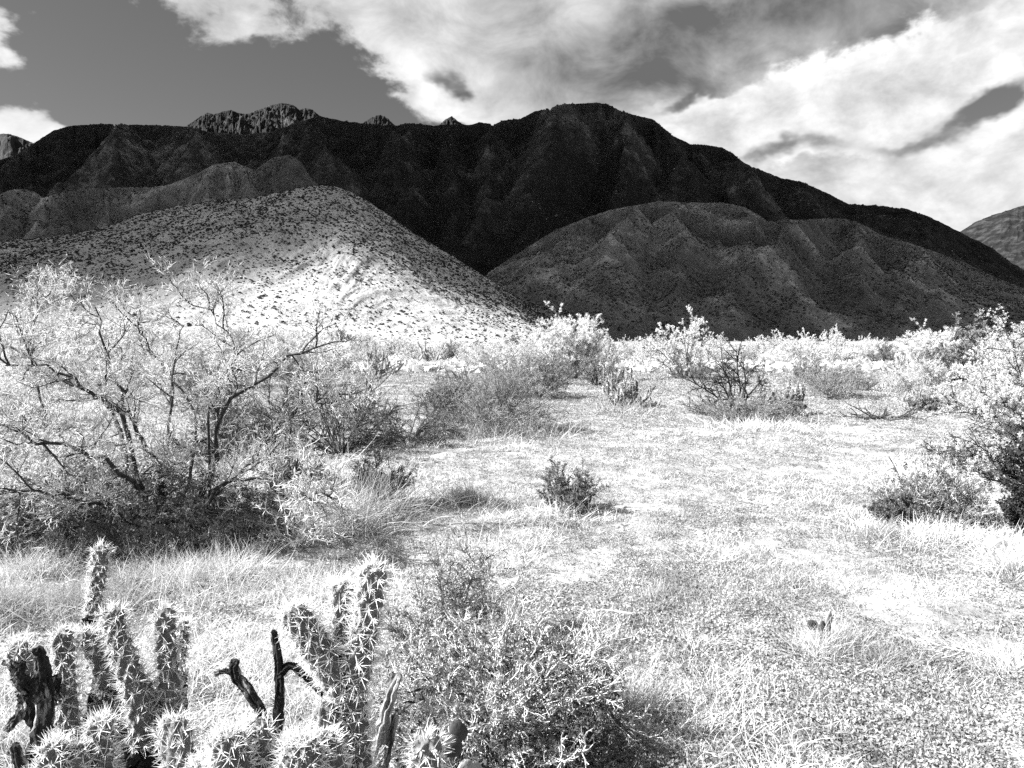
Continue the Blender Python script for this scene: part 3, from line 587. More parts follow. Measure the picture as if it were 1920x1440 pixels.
FARB = [  # px, depth (m), height px, kind, label
 (1072, 36, 125, 2, 'tall feathery white bush standing above the brush near the middle'),
 (1282, 38, 112, 0, 'tall bright tree-like bush against the foothills right of the middle'),
 (1130, 55, 60, 1, 'pale bush half hidden behind the tall feathery white bush'),
 (1015, 50, 62, 4, 'rounded pale bush just left of the tall feathery white bush'),
 (955, 58, 48, 0, 'small pale bush beside the rounded one at the foot of the pale hill'),
 (900, 48, 52, 4, 'pale bush behind the bare dark arching bush'),
 (845, 62, 40, 3, 'small dark-stemmed bush under the right slope of the pale hill'),
 (770, 60, 44, 1, 'pale bush behind the two blackish cacti'),
 (690, 52, 55, 4, 'pale cushion bush where the long limb of the biggest bush ends'),
 (620, 46, 66, 1, 'white bush right behind the tip of the long dark limb'),
 (1180, 75, 38, 4, 'low white bush between the tall feathery bush and the tree-like bush'),
 (1225, 70, 46, 1, 'white bush touching the left side of the tree-like bush'),
 (1345, 65, 48, 1, 'white bush right of the tree-like bush'),
 (1395, 60, 44, 4, 'white bush showing over the bare umbrella bush'),
 (1440, 66, 52, 0, 'pointed white bush behind the pale-headed cactus'),
 (1490, 52, 62, 4, 'broad white bush above the pale-headed cactus'),
 (1560, 56, 66, 1, 'broad round white bush with its top against the dark foothills'),
 (1625, 60, 50, 4, 'white bush left of the blackish cactus in the far brush'),
 (1665, 50, 48, 3, 'grey bush directly behind the blackish cactus at the right'),
 (1752, 34, 100, 2, 'feathery white bush whose crown fades above the brush on the right'),
 (1735, 30, 52, 4, 'spreading white bush under the feathery white crown on the right'),
 (1810, 33, 105, 3, 'dim thin-twigged bush next to the feathery white crown'),
 (1870, 28, 95, 1, 'white bush looking over the large bush of the right edge'),
 (1690, 26, 40, 4, 'low pale bush on bare sand in front of the far brush'),
 (60, 22, 130, 4, 'pale bush behind the left part of the biggest bush, nearest the edge'),
 (150, 30, 130, 1, 'white bush rising behind the left limbs of the biggest bush'),
 (250, 34, 115, 0, 'white bush behind the crown of the biggest bush'),
 (350, 30, 110, 4, 'white rounded bush behind the middle limb of the biggest bush'),
 (440, 36, 100, 1, 'white bush at the hill foot behind the right limb of the biggest bush'),
 (520, 40, 80, 4, 'white bush below the hill between the right limb and the thorny bush'),
 (570, 30, 60, 3, 'grey twiggy bush seen through the right limb of the biggest bush'),
 (400, 18, 90, 3, 'dark twiggy bush in the gap under the right limb of the biggest bush'),
 (20, 14, 110, 4, 'grassy pale bush at the left edge behind the biggest bush'),
 (1515, 30, 46, 3, 'dark-stemmed bush between the pale-headed cactus and the white brush'),
 (1610, 27, 40, 3, 'dark-stemmed bush under the broad round white bush'),
 (1120, 30, 55, 3, 'dark skirt of twigs at the foot of the tall feathery white bush'),
 (1040, 31, 50, 3, 'dark twiggy bush left of the skirt of the tall feathery bush'),
 (1310, 36, 34, 3, 'small dark bush at the right foot of the tree-like bush')]
rr = np.random.default_rng(55)
for i, (px, Yd, hp, kd, lb) in enumerate(FARB):
    first = not any(f[3] == kd for f in FARB[:i]); o = PR[kd] if first else copy_tree(PR[kd])
    p = at_ground(px, Yd); h = hp*Yd/F; o.location = p; o.scale = (h*rr.uniform(.95, 1.25), h*rr.uniform(.95, 1.25), h*1.12); o.rotation_euler = (0, 0, rr.uniform(0, 6.3)); tag(o, lb, 'bush', 'bushes of the far brush')
k = 0
while k < 110:                                     # the rows of brush beyond them
    px = rr.uniform(-250, 2150); Yd = 48*(3.2**rr.random()); kd = int(rr.choice([0, 1, 4, 4, 1, 3])); o = copy_tree(PR[kd]); p = at_ground(px, Yd); h = rr.uniform(1.0, 1.7)*(Yd/48)**.45
    o.location = p; o.scale = (h*1.25, h*1.25, h); o.rotation_euler = (0, 0, rr.uniform(0, 6.3)); tag(o, 'one of the small pale bushes crowding the far edge of the flat', 'bush', 'small bushes at the edge of the flat'); k += 1

# ------------------------------------------------------------ cacti
def spl(A, m):
    A = np.asarray(A, float); s = np.linspace(0, len(A)-1, m); i = np.minimum(s.astype(int), len(A)-2); f = (s-i)[:, None]
    A0 = A[np.maximum(i-1, 0)]; A1 = A[i]; A2 = A[i+1]; A3 = A[np.minimum(i+2, len(A)-1)]
    return .5*((2*A1)+(-A0+A2)*f+(2*A0-5*A1+4*A2-A3)*f**2+(-A0+3*A1-3*A2+A3)*f**3)
def joint(parent, A, rad, seed, spine=.0235, ns=13, nr=7, dens=1.0, sr=.0009, mj=None):
    rad *= .88; r = np.random.default_rng(seed); Ln = np.linalg.norm(np.diff(np.asarray(A), axis=0), axis=1).sum(); m = max(int(Ln/.0035), 24); P = spl(A, m)
    nr = max(6, int(round(rad*2*PI/.0180)))
    T = norm(np.gradient(P, axis=0)); ref = np.array([.15, 1., .1]); Ax = norm(np.cross(T, ref)); B = np.cross(T, Ax); sd_ = 40; th = np.arange(sd_)/sd_*2*PI
    s = np.linspace(0, Ln, m); ds = .0165
    e0 = np.clip(s/(rad*.9), 0, 1); e1 = np.clip((Ln-s)/(rad*1.5), 0, 1); env = np.sqrt(1-(1-e0)**2)*.35+.65; env = env*np.sqrt(np.clip(1-(1-e1)**2, 0, 1)); env[0] *= .6
    env = env*(1+.05*np.sin(s/Ln*9+seed))
    wv = np.cos(nr*th[None, :]+s[:, None]*0)*np.cos(PI*s[:, None]/ds)
    R = rad*env[:, None]*(1+.3*wv+.02*r.normal(size=(m, sd_)))
    V = P[:, None]+(Ax[:, None]*np.cos(th)[None, :, None]+B[:, None]*np.sin(th)[None, :, None])*R[..., None]
    i = np.arange(m-1)[:, None]*sd_; j = np.arange(sd_)[None, :]; j2 = (j+1) % sd_
    mb = MB(); mb.add(V, np.stack([i+j, i+j2, i+sd_+j2, i+sd_+j], -1).reshape(-1, 4)); o = mb.build('joint', mj or m_joint, parent, smooth=True)
    S0 = []; D0 = []; k = 0
    while k*ds < Ln-rad*.1:
        ii = min(int(k*ds/Ln*(m-1)), m-1)
        for q in range(nr):
            a = 2*PI*(q+.5*(k % 2))/nr; nrm = Ax[ii]*math.cos(a)+B[ii]*math.sin(a); tip = (1-e1[ii]); n2 = norm(nrm*(1-.5*tip)+T[ii]*(.25+.9*tip)); c = P[ii]+nrm*rad*env[ii]*1.13
            nn = int(ns*dens); dd = norm(n2[None]*.75+r.normal(size=(nn, 3))*.62); dd = dd[(dd@nrm) > -.25]; S0.append(np.repeat(c[None], len(dd), 0)+r.normal(size=(len(dd), 3))*rad*.05); D0.append(dd); w_ = norm(n2[None]*.7+r.normal(size=(9, 3))*.6); S0.append(np.repeat(c[None]-nrm*rad*.06, 9, 0)+r.normal(size=(9, 3))*.0012); D0.append(w_*.28)
        k += 1
    for e in (1.0, .6):
        ii = int((m-1)*(1-rad*(1-e)*1.3/Ln)); n_ = 26; dd = norm(T[ii][None]*.9+r.normal(size=(n_, 3))*.55); S0.append(P[ii]+r.normal(size=(n_, 3))*rad*.22-T[ii]*rad*.1); D0.append(dd)
    S0 = np.concatenate(S0); D0 = np.concatenate(D0); l = spine*(.4+.8*r.random(len(S0))**1.3)[:, None]
    sp = MB(); tubes(sp, np.stack([S0, S0+D0*l*.5, S0+D0*l], 1), sr, sr*.2, 3); sp.build('spines', m_spine, o)
    return o
def deadwood(parent, A, r0, r1, seed, m, name='dead_branch', tub=.2):
    r = np.random.default_rng(seed); P = spl(A, 44); P[1:-1] += r.normal(size=(42, 3))*r0*.05
    sd_ = 22; T = norm(np.gradient(P, axis=0)); Ax = norm(np.cross(T, [.15, 1., .1])); B = np.cross(T, Ax); th = np.arange(sd_)/sd_*2*PI; t = np.linspace(0, 1, 44)[:, None]
    R = (r0*(1-t)+r1*t)*(1+tub*np.sin(4*th[None]+9*t+seed)+tub*.3*r.normal(size=(44, sd_))+tub*np.sin(7*th[None]-15*t)); R[-1] *= .5
    V = P[:, None]+(Ax[:, None]*np.cos(th)[None, :, None]+B[:, None]*np.sin(th)[None, :, None])*R[..., None]
    i = np.arange(43)[:, None]*sd_; j = np.arange(sd_)[None, :]; j2 = (j+1) % sd_; mb = MB(); mb.add(V, np.stack([i+j, i+j2, i+sd_+j2, i+sd_+j], -1).reshape(-1, 4))
    c = mb.n; mb.V.append(P[-1:].astype(np.float32)); mb.n += 1; mb.T.append(np.array([[42*sd_+sd_+a, 43*sd_+(a+1) % sd_, c] for a in range(sd_)]))
    return mb.build(name, m, parent)
def cactus(name, label, cat, base, specs, seed, trunk=None):
    b = np.array([base[0], base[1], gzf(base[0], base[1])]); t = empty(name, b); tag(t, label, cat)
    for k, (pts, rad, *o) in enumerate(specs): joint(t, [pt(*p)-b for p in pts], rad, seed+k, **(o[0] if o else {}))
    for k, (pts, r0, r1) in enumerate(trunk or []): deadwood(t, [(pt(*p)-b) if len(p) == 3 else np.array(p[:3]) for p in pts], r0, r1, seed+50+k, m_char, 'trunk')
    return t
def px2(px, Y): return (ray(px, 650)[0]*Y, Y)
Z0 = (0., 0., -.03, 0)
cactus('spiny_cactus', 'tall clump of spiny cactus columns at the lower left', 'cactus', px2(210, 1.45), [
    ([(262, 1400, 1.42), (262, 1330, 1.42), (240, 1250, 1.43), (218, 1185, 1.44), (210, 1140, 1.45)], .0205),
    ([(318, 1352, 1.45), (318, 1290, 1.45), (312, 1210, 1.45), (308, 1140, 1.45)], .0185),
    ([(132, 1400, 1.42), (128, 1330, 1.42), (122, 1250, 1.44), (117, 1180, 1.45)], .0175),
    ([(200, 1290, 1.50), (190, 1240, 1.50), (165, 1205, 1.50), (148, 1185, 1.50)], .020),
    ([(172, 1200, 1.95), (174, 1150, 1.95), (180, 1105, 1.95)], .017), ([(180, 1110, 1.95), (186, 1070, 1.95), (188, 1022, 1.95)], .0185),
    ([(335, 1240, 1.9), (342, 1200, 1.9), (344, 1165, 1.9)], .014),
    ([(290, 1345, 1.44), (262, 1290, 1.44), (238, 1262, 1.43)], .021),
    ([(50, 1290, 1.45), (40, 1240, 1.45), (30, 1205, 1.45)], .021, dict(spine=.032)),
    ([(345, 1500, 1.22), (335, 1420, 1.24), (320, 1350, 1.28)], .026),
    ([(150, 1400, 1.5), (180, 1330, 1.5), (235, 1300, 1.5)], .018)], 400,
    trunk=[([Z0, (215, 1500, 1.45), (245, 1400, 1.44), (258, 1330, 1.43)], .035, .02), ([(225, 1500, 1.45), (290, 1420, 1.45), (318, 1345, 1.45)], .03, .018), ([(215, 1510, 1.46), (160, 1440, 1.45), (130, 1390, 1.43)], .03, .018),
           ([(195, 1500, 1.5), (192, 1380, 1.52), (190, 1290, 1.52)], .03, .022), ([(190, 1300, 1.55), (178, 1240, 1.8), (172, 1195, 1.95)], .02, .012), ([(190, 1290, 1.6), (176, 1180, 1.62), (160, 1162, 1.62)], .014, .008),
           ([(170, 1440, 1.46), (90, 1370, 1.46), (50, 1285, 1.45)], .026, .018), ([(330, 1345, 1.5), (340, 1290, 1.8), (336, 1235, 1.9)], .016, .01), ([(240, 1520, 1.35), (300, 1520, 1.25), (345, 1490, 1.22)], .02, .018)])
cactus('spiny_cactus', 'forked spiny cactus with three raised arms left of the nearest bush', 'cactus', px2(670, 1.3), [
    ([(672, 1560, 1.28), (668, 1470, 1.29), (662, 1380, 1.30), (658, 1290, 1.31)], .027, dict(spine=.028)),
    ([(650, 1305, 1.30), (610, 1238, 1.30), (575, 1185, 1.30), (543, 1138, 1.30)], .0255, dict(spine=.026)),
    ([(652, 1290, 1.32), (648, 1220, 1.34), (645, 1150, 1.35), (643, 1092, 1.35)], .0205, dict(spine=.028)),
    ([(662, 1300, 1.30), (678, 1220, 1.30), (692, 1140, 1.30), (703, 1058, 1.30)], .0225, dict(spine=.029)),
    ], 430, trunk=[([Z0, (675, 1700, 1.29), (672, 1540, 1.28)], .035, .028)])
def low(label, base, specs, seed, Y): cactus('spiny_cactus', label, 'cactus', px2(base, Y), specs, seed, trunk=[([Z0, (base, 1560, Y)], .04, .03)])
low('cluster of stubby spiny cactus joints at the bottom edge under the black forked deadwood', 440, [
    ([(445, 1530, 1.15), (435, 1440, 1.15), (425, 1372, 1.15)], .029), ([(500, 1530, 1.2), (485, 1430, 1.2), (470, 1352, 1.2)], .027), ([(385, 1540, 1.2), (385, 1480, 1.2), (378, 1425, 1.2)], .027)], 450, 1.17)
low('cluster of fat spiny cactus joints at the bottom edge leaning on the forked cactus', 590, [
    ([(560, 1540, 1.15), (565, 1450, 1.15), (562, 1385, 1.15)], .031), ([(640, 1530, 1.2), (620, 1440, 1.2), (598, 1375, 1.2)], .024), ([(625, 1420, 1.27), (622, 1370, 1.28), (602, 1318, 1.28)], .021), ([(535, 1540, 1.25), (530, 1460, 1.25), (535, 1390, 1.25)], .022)], 460, 1.17)
low('single spiny cactus joint poking up at the bottom edge before the nearest bush', 797, [([(792, 1560, 1.2), (797, 1460, 1.2), (803, 1378, 1.2)], .024)], 470, 1.2)
low('row of short spiny cactus joints at the bottom left corner', 150, [
    ([(100, 1540, 1.2), (100, 1450, 1.2), (103, 1390, 1.2)], .021), ([(145, 1540, 1.22), (145, 1460, 1.22), (140, 1398, 1.22)], .023), ([(195, 1540, 1.25), (188, 1430, 1.25), (192, 1345, 1.25)], .021), ([(60, 1570, 1.2), (60, 1500, 1.2), (75, 1450, 1.2)], .02)], 480, 1.22)
# dead cactus wood
def dead(label, base, Y, specs, seed, m, name='dead_cactus'):
    b = np.array([*px2(base, Y), 0.]); b[2] = gzf(b[0], b[1]); t = empty(name, b); tag(t, label, 'dead cactus')
    for k, (pts, r0, r1) in enumerate(specs): deadwood(t, [np.array([0, 0, -.03]) if p == 0 else pt(*p)-b for p in pts], r0, r1, seed+k, m)
dead('black forked deadwood with a bent arm between the two tall spiny cacti', 515, 1.4, [
    ([0, (520, 1500, 1.4), (510, 1380, 1.4), (468, 1300, 1.4), (440, 1262, 1.4), (443, 1236, 1.4)], .013, .007), ([(440, 1262, 1.4), (422, 1258, 1.4), (402, 1265, 1.4)], .006, .003),
    ([(516, 1410, 1.41), (523, 1330, 1.41), (523, 1250, 1.41), (513, 1180, 1.41)], .011, .005), ([(524, 1265, 1.41), (545, 1248, 1.41), (575, 1270, 1.41), (605, 1305, 1.41)], .007, .005)], 500, m_char)
dead('black rotting cactus trunk with stubs at the left edge', 75, 1.35, [
    ([0, (70, 1500, 1.35), (76, 1400, 1.35), (84, 1310, 1.35), (78, 1250, 1.35), (70, 1212, 1.35)], .02, .008), ([(84, 1310, 1.35), (55, 1290, 1.33), (30, 1265, 1.32)], .014, .010), ([(36, 1268, 1.32), (22, 1246, 1.32), (6, 1242, 1.32)], .008, .004),
    ([(36, 1268, 1.32), (38, 1248, 1.32), (42, 1244, 1.32)], .009, .006),
    ([(50, 1290, 1.33), (42, 1330, 1.3), (10, 1372, 1.28)], .010, .005), ([(86, 1330, 1.36), (100, 1300, 1.4), (104, 1270, 1.4)], .012, .008)], 520, m_char)
dead('short black stub rising from the bottom left corner', 42, 1.25, [([0, (55, 1560, 1.25), (45, 1460, 1.25), (26, 1395, 1.25)], .02, .006)], 540, m_char)
dead('shaggy grey fibrous stalk right of the forked cactus', 712, 1.42, [([0, (690, 1560, 1.42), (705, 1440, 1.42), (725, 1330, 1.42), (748, 1262, 1.43)], .02, .008), ([(700, 1500, 1.42), (722, 1420, 1.42), (742, 1340, 1.42)], .012, .006),
    ([(698, 1480, 1.4), (712, 1430, 1.39), (722, 1400, 1.39)], .012, .005)], 550, m_fib, 'dead_stalk')

# middle-distance fingered cacti
def fingers(px, py, hpx, wpx, label, seed, n=26, pale=.3, rf=.05):
    b = place(px, py); sc = b[1]/F; t = empty('branching_cactus', b); tag(t, label, 'cactus'); r = np.random.default_rng(seed); H = hpx*sc; R = wpx*sc*.5; rad = max(H*rf*.55, .018)
    mbs = [MB(), MB()]; a = np.radians(r.uniform(5, 82, n)); ph = r.random(n)*2*PI; d = np.stack([np.sin(a)*np.cos(ph), np.sin(a)*np.sin(ph), np.cos(a)], 1)
    Ln = r.uniform(.55, 1., n)/np.sqrt((np.sin(a)/R)**2+(np.cos(a)/H)**2); P = grow(r.normal(size=(n, 3))*np.array([R*.25, R*.25, 0]), d, Ln*.8, 5, .16, np.array([0, 0, .06]), r)
    tubes(mbs[0], P, rad*1.1, rad*.8, 7, r, .2, caps=True); s, dd, tt = kids(P, 3, .35, .7, r); P2 = grow(s, dd+np.array([0, 0, .5]), np.repeat(Ln, 3)*r.uniform(.15, .35, len(s)), 4, .1, np.array([0, 0, .25]), r)
    tubes(mbs[0], P2, rad*.9, rad*.75, 7, r, .2, caps=True)
    mbs[0].build('stem', m_joint if pale >= .5 else m_bark2, t)
    fz = MB(); s, dd, tt = kids(P2, 60, .0, 1.5, r); off = norm(dd)*rad*.8; leaves(fz, s+off, dd, rad*1.6, rad*.2, r); fz.build('spines', m_spine, t)
fingers(712, 705, 62, 90, 'blackish branching cactus with thin arms left of the darker one, below the hill', 601, 24, .3)
fingers(812, 692, 62, 90, 'dark dense branching cactus with a bare top twig below the hill', 602, 34, .2)
fingers(1170, 762, 85, 120, 'branching cactus with many upright fingers near the middle of the flat', 603, 34, .5)
fingers(1152, 722, 60, 60, 'dark branching cactus just behind the many-fingered one', 604, 20, .2)
fingers(1484, 778, 92, 80, 'cactus with a pale bushy head on dark stems, right of the umbrella bush', 605, 34, .95, .055)
fingers(1692, 698, 48, 46, 'blackish upright cactus before the far brush on the right', 606, 26, .1)
fingers(1712, 768, 48, 66, 'short dark branching cactus left of the small dark cushion', 607, 26, .2)
fingers(1222, 762, 26, 34, 'small pale cactus with a few curved fingers beside the many-fingered one', 608, 9, .8, .09)
fingers(1652, 735, 24, 60, 'low dark cactus sprawling in front of the far brush', 609, 14, .2, .08)

# prickly pears
def pads(px, py, specs, label, seed):
    b = place(px, py)
    if seed == 701: b = np.array([*px2(px, 2.32), 0.]); b[2] = gzf(b[0], b[1])
    t = empty('prickly_pear', b); tag(t, label, 'cactus'); r = np.random.default_rng(seed)
    for x, y, z, w, h, th, tilt, rot, m in specs:
        if seed == 702: x, y, z, w, h = x*.6, y*.75, z*.6+.05, w*.62, h*.62
        else: x, z, w, h = x*.9, z*.8+.03, w*.75, h*.75
        ph = np.linspace(0, PI, 15)[:, None]; al = np.linspace(0, 2*PI, 24, endpoint=False)[None]
        X = np.sin(ph)*np.cos(al)*w*(1-.22*np.cos(ph)*-1*1); Yy = np.sin(ph)*np.sin(al)*th; Zz = -np.cos(ph)*h+h+0*al
        P = np.stack([X, Yy, Zz], -1).reshape(-1, 3)+r.normal(size=(360, 3))*.0006; c, s_ = math.cos(tilt), math.sin(tilt); P = P@np.array([[c, 0, -s_], [0, 1, 0], [s_, 0, c]]); c, s_ = math.cos(rot), math.sin(rot); P = P@np.array([[c, s_, 0], [-s_, c, 0], [0, 0, 1]])
        P += np.array([x, y, z]); i = np.arange(14)[:, None]*24; j = np.arange(24)[None]; j2 = (j+1) % 24; mb = MB(); mb.add(P, np.stack([i+j, i+j2, i+24+j2, i+24+j], -1).reshape(-1, 4)); mb.build('pad', m, t, smooth=True)
pads(872, 1425, [(.0, 0, .0, .05, .08, .009, .1, .2, m_pad), (-.04, 0, .1, .05, .07, .009, -.2, .1, m_pad), (.04, .01, .11, .045, .07, .009, .2, .1, m_padd), (.01, -.05, .24, .045, .055, .008, -.1, .2, m_pad), (-.05, -.07, .21, .035, .05, .008, -.3, .4, m_pad), (.055, -.06, .22, .03, .05, .007, .3, -.2, m_pad), (.02, 0, .2, .05, .05, .008, .1, .5, m_pad), (-.06, .02, .30, .045, .05, .008, .2, .1, m_padd), (-.02, .03, .36, .04, .05, .008, -.3, .1, m_padd)],
     'prickly pear with pale round pads at the foot of the nearest bush', 701)
pads(1545, 1205, [(-.07, 0, .05, .045, .055, .009, -.9, .2, m_padd), (.05, .03, .04, .035, .075, .009, .1, .3, m_pad), (.0, 0, .0, .035, .06, .009, -.2, .1, m_padd), (.02, -.03, -.02, .03, .06, .009, .3, .9, m_padd), (-.03, -.06, -.03, .04, .05, .009, -.7, .4, m_pad)],
     'small prickly pear with one black pad in the grass on the right', 702)

# debris on the flat
def rock(px, py, w, label, seed, m):
    b = place(px, py); r = np.random.default_rng(seed); w = w*b[1]/F*.5; ph = np.linspace(0, PI, 22)[:, None]; al = np.linspace(0, 2*PI, 36, endpoint=False)[None]
    D = np.stack([np.sin(ph)*np.cos(al), np.sin(ph)*np.sin(al), np.cos(ph)+0*al], -1); k = 1+.35*fbm(D[..., 0]*1.6+seed, D[..., 1]*1.6+D[..., 2], seed, 4)
    P = (D*k[..., None]*np.array([w, w*.8, w*.55])).reshape(-1, 3); i = np.arange(21)[:, None]*36; j = np.arange(36)[None]; j2 = (j+1) % 36; mb = MB(); mb.add(P, np.stack([i+j, i+36+j, i+36+j2, i+j2], -1).reshape(-1, 4))
    o = mb.build('rock', m, smooth=True); o.location = b+np.array([0, 0, w*.15]); tag(o, label, 'rock')
rock(1625, 988, 34, 'dark rounded rock left of the grey twiggy bush', 801, m_rock)
rock(1868, 1026, 46, 'flat pale rock in the grass near the right edge', 802, m_pad)
rock(1312, 1003, 22, 'small dark stone on the open ground right of the middle', 803, m_rock)
def sticks(px, py, w, n, label, seed, m, ln=.5, th=.01, lift=.02, name='fallen_branches'):
    b = place(px, py); t = empty(name, b); tag(t, label, 'dead branches'); r = np.random.default_rng(seed); s = w*b[1]/F
    d = r.normal(size=(n, 3))*np.array([1, .5, .08]); P = grow(np.stack([r.uniform(-.5, .5, n)*s, r.uniform(-.4, .4, n)*s*.5, np.full(n, lift)], 1), d, s*ln*r.uniform(.5, 1, n), 6, .2, np.zeros(3), r); P[..., 2] = np.abs(P[..., 2])+.005
    mb = MB(); tubes(mb, P, th, th*.4, 5, r, .15); s_, dd, tt = kids(P, 3, .2, .6, r); P2 = grow(s_, dd, s*ln*.3, 4, .2, np.zeros(3), r); P2[..., 2] = np.abs(P2[..., 2]); tubes(mb, P2, th*.5, th*.3, 4); mb.build('branch', m, t)
sticks(1640, 786, 95, 16, 'dark heap of fallen branches on bare sand right of the pale-headed cactus', 811, m_bark, .7, .02)
sticks(1790, 1235, 110, 2, 'thin pale stick lying on the ground at the lower right', 812, m_twig, 1.0, .003)
sticks(1530, 1365, 70, 2, 'thin dark stick lying near the bottom of the open ground', 813, m_bark, 1.0, .0025)
sticks(1130, 1150, 120, 3, 'pale twig sticking out on the left of the open ground beside the nearest bush', 814, m_twig, .8, .004)
def stick_up():
    b = place(1700, 945); t = empty('dead_branch', b); tag(t, 'single black stick standing up from the low dark bush', 'dead branch'); r = np.random.default_rng(3); mb = MB()
    tubes(mb, spl([(0, 0, 0), (-.05, 0, .18), (-.12, 0, .36), (-.2, 0, .5)], 10)[None], .012, .004, 6, r, .2, caps=True); tubes(mb, spl([(-.12, 0, .36), (-.16, 0, .37), (-.22, 0, .34)], 6)[None], .005, .003, 5); mb.build('branch', m_char, t)
stick_up()

# ------------------------------------------------------------ ground cover
def polar(n, r0, r1, rng, amax=42, p=1.0):
    r = r0*(r1/r0)**(rng.random(n)**p); a = np.radians(rng.uniform(-amax, amax, n)); return r*np.sin(a), r*np.cos(a), r
def forbs(name, n, mat_, label, seed, thr, sc, k=5, r0=1.6, r1=70, ln=.014, up=.45, gain=3.0):
    g = np.random.default_rng(seed); x, y, r = polar(n, r0, r1, g)
    d = .5+fbm(x/sc, y/sc, seed, 4, .6)*gain+.25*fbm(x/.14, y/.14, seed+4, 2)*gain; kp = d > thr+g.normal(size=n)*.12; x, y, r = x[kp], y[kp], r[kp]; n = len(x); z = gz(x, y)
    s = np.maximum(ln, .0019*r)*g.uniform(.5, 1.5, n); mb = MB()
    P = np.repeat(np.stack([x, y, z], 1), k, 0); S_ = np.repeat(s, k); P = P+g.normal(size=P.shape)*S_[:, None]*np.array([.9, .9, .25]); P[:, 2] += S_*.5*g.random(len(P))+.002
    D = g.normal(size=P.shape); D[:, 2] = np.abs(D[:, 2])*up+.1; leaves(mb, P, D, S_, S_*.42, g); tag(mb.build(name, mat_), label, 'ground cover', kind='stuff')
forbs('ground_cover', 260000, m_cover, 'tiny pale leafy plants carpeting the desert floor', 901, .28, 1.1, ln=.018)
forbs('ground_cover', 260000, m_mid, 'patches of darker tiny plants on the desert floor', 902, .4, .6, ln=.016)
forbs('ground_cover', 60000, m_mid, 'sparse grey seedlings spread evenly over the sand', 904, .0, 1.0, ln=.014, k=4)
forbs('ground_litter', 130000, m_dark, 'dark specks of plant litter strewn over the sand', 903, .42, .5, k=3, ln=.012, up=.1)
def tufts(name, n, mat_, label, seed, thr, sc, h=.07, k=9, r0=2.0, r1=80, w=.0016, gain=3., amp=0.0, where=None, bend=1.2):
    g = np.random.default_rng(seed); x, y, r = polar(n, r0, r1, g); d = .5+fbm(x/sc, y/sc, seed, 4, .55)*gain
    if where is not None: d = d+where(x, y)
    kp = d > thr+g.normal(size=n)*.15; x, y, r, d = x[kp], y[kp], r[kp], d[kp]; n = len(x); z = gz(x, y)
    H = h*g.uniform(.4, 1.3, n)*np.clip(.5+(d-thr)*.6, .5, 1.6); P = np.repeat(np.stack([x, y, z-.004], 1), k, 0); Hh = np.repeat(H, k); rr_ = np.repeat(r, k)
    P[:, :2] += g.normal(size=(len(P), 2))*Hh[:, None]*.3; D = g.normal(size=P.shape)*.55; D[:, 2] = 1
    mb = MB(); blades(mb, P, D, Hh*g.uniform(.4, 1.1, len(P)), np.maximum(w, .0009*rr_), bend*g.uniform(.2, 1.4, len(P)), g); tag(mb.build(name, mat_), label, 'grass', kind='stuff')
def lush(x, y):          # taller grass on the left and round the bushes
    u = x/y; return .55*sst(-u, -.05, .25)*(1-sst(y, 9, 14)) - .12*sst(u, .05, .3) + .25*sst(y, 9, 13)
tufts('grass', 42000, m_grass, 'short green-grey grass scattered over the flat', 911, .55, 1.2, where=lush, w=.003, h=.042)
tufts('dry_grass', 30000, m_dry, 'pale dry grass tufts scattered over the flat', 912, .8, .9, h=.04, where=lush, w=.003)
tufts('tall_grass', 4200, m_dry, 'taller bent dry grass between the left bushes', 913, .75, .8, h=.19, k=26, r1=14, where=lambda x, y: lush(x, y)*1.0-.05, bend=1.9, w=.0035)
tufts('dark_grass', 9000, m_grass, 'darker grass patches on the open ground', 914, .85, .6, h=.05, k=14, gain=3.5, w=.003)
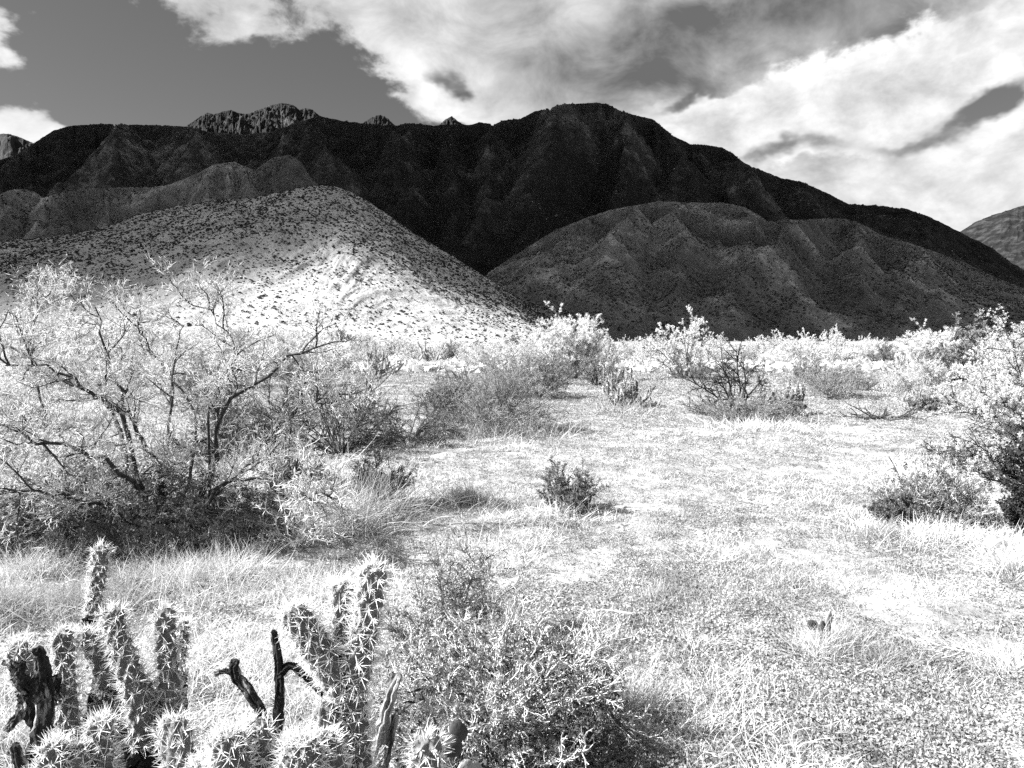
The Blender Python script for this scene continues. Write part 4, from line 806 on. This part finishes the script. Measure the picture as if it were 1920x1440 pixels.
def bunch():
    g = np.random.default_rng(920); mb = MB(); md = MB()
    for px, py, w, n, h, q in [(700, 965, 200, 900, 110, 1), (640, 1000, 160, 900, 130, 0), (360, 1095, 200, 700, 70, 0), (430, 1090, 120, 500, 80, 0), (60, 1080, 200, 700, 70, 0), (250, 1100, 150, 400, 50, 1), (880, 945, 180, 600, 50, 1), (940, 815, 300, 800, 45, 1),
                            (1060, 968, 150, 300, 45, 0), (1740, 1010, 300, 1000, 50, 0), (1660, 1010, 160, 500, 45, 1), (1900, 1080, 120, 400, 100, 0), (1560, 1215, 160, 700, 60, 1), (1540, 1225, 120, 500, 60, 0), (1660, 1245, 160, 500, 50, 1), (1000, 1430, 260, 500, 70, 0), (1130, 1380, 180, 700, 90, 1),
                            (1180, 1330, 160, 600, 90, 0), (1420, 805, 260, 600, 30, 0), (1250, 1005, 60, 140, 30, 1), (620, 1110, 120, 300, 60, 0), (480, 880, 200, 500, 70, 0), (100, 790, 260, 700, 70, 0), (1180, 775, 170, 400, 30, 1), (1480, 1100, 220, 500, 45, 1), (1240, 1120, 240, 500, 40, 1),
                            (1700, 905, 200, 500, 60, 0), (20, 1150, 150, 700, 90, 1), (160, 1140, 200, 600, 80, 1), (1900, 1260, 120, 300, 70, 0)]:
        b = place(px, py); sc = b[1]/F; R_ = w*sc*.5; rad = R_*np.abs(g.normal(size=n))*.6; ph = g.random(n)*2*PI; P = np.stack([b[0]+rad*np.cos(ph), b[1]+rad*np.sin(ph)*.8, np.zeros(n)], 1); P[:, 2] = gz(P[:, 0], P[:, 1])-.01
        D = g.normal(size=(n, 3))*.5; D[:, :2] += .4*(P-b)[:, :2]/max(R_, .01); D[:, 2] = 1
        blades(md if q else mb, P, D, h*sc*g.uniform(.5, 1.25, n), max(.0028, .0011*b[1]), 1.5*g.uniform(.2, 1.4, n), g, 4)
    tag(mb.build('bunch_grass', m_dry), 'pale bunch grass in tufts by the bushes', 'grass', kind='stuff'); tag(md.build('bunch_grass', m_grass), 'grey bunch grass in tufts by the bushes', 'grass', kind='stuff')
bunch()
scat = np.random.default_rng(8)
def flat_scrub():
    g = scat; n = 9000; u = g.uniform(-.85, .85, n); Y = 45*(5**g.random(n)); x = u*Y; P = np.stack([x, Y, gz(x, Y)], 1); mb = MB(); blobs(mb, P, g.uniform(.5, 1.3, n), g, 14, .8); tag(mb.build('low_brush', m_pale), 'low pale brush covering the far flat', 'brush', kind='stuff')
flat_scrub()
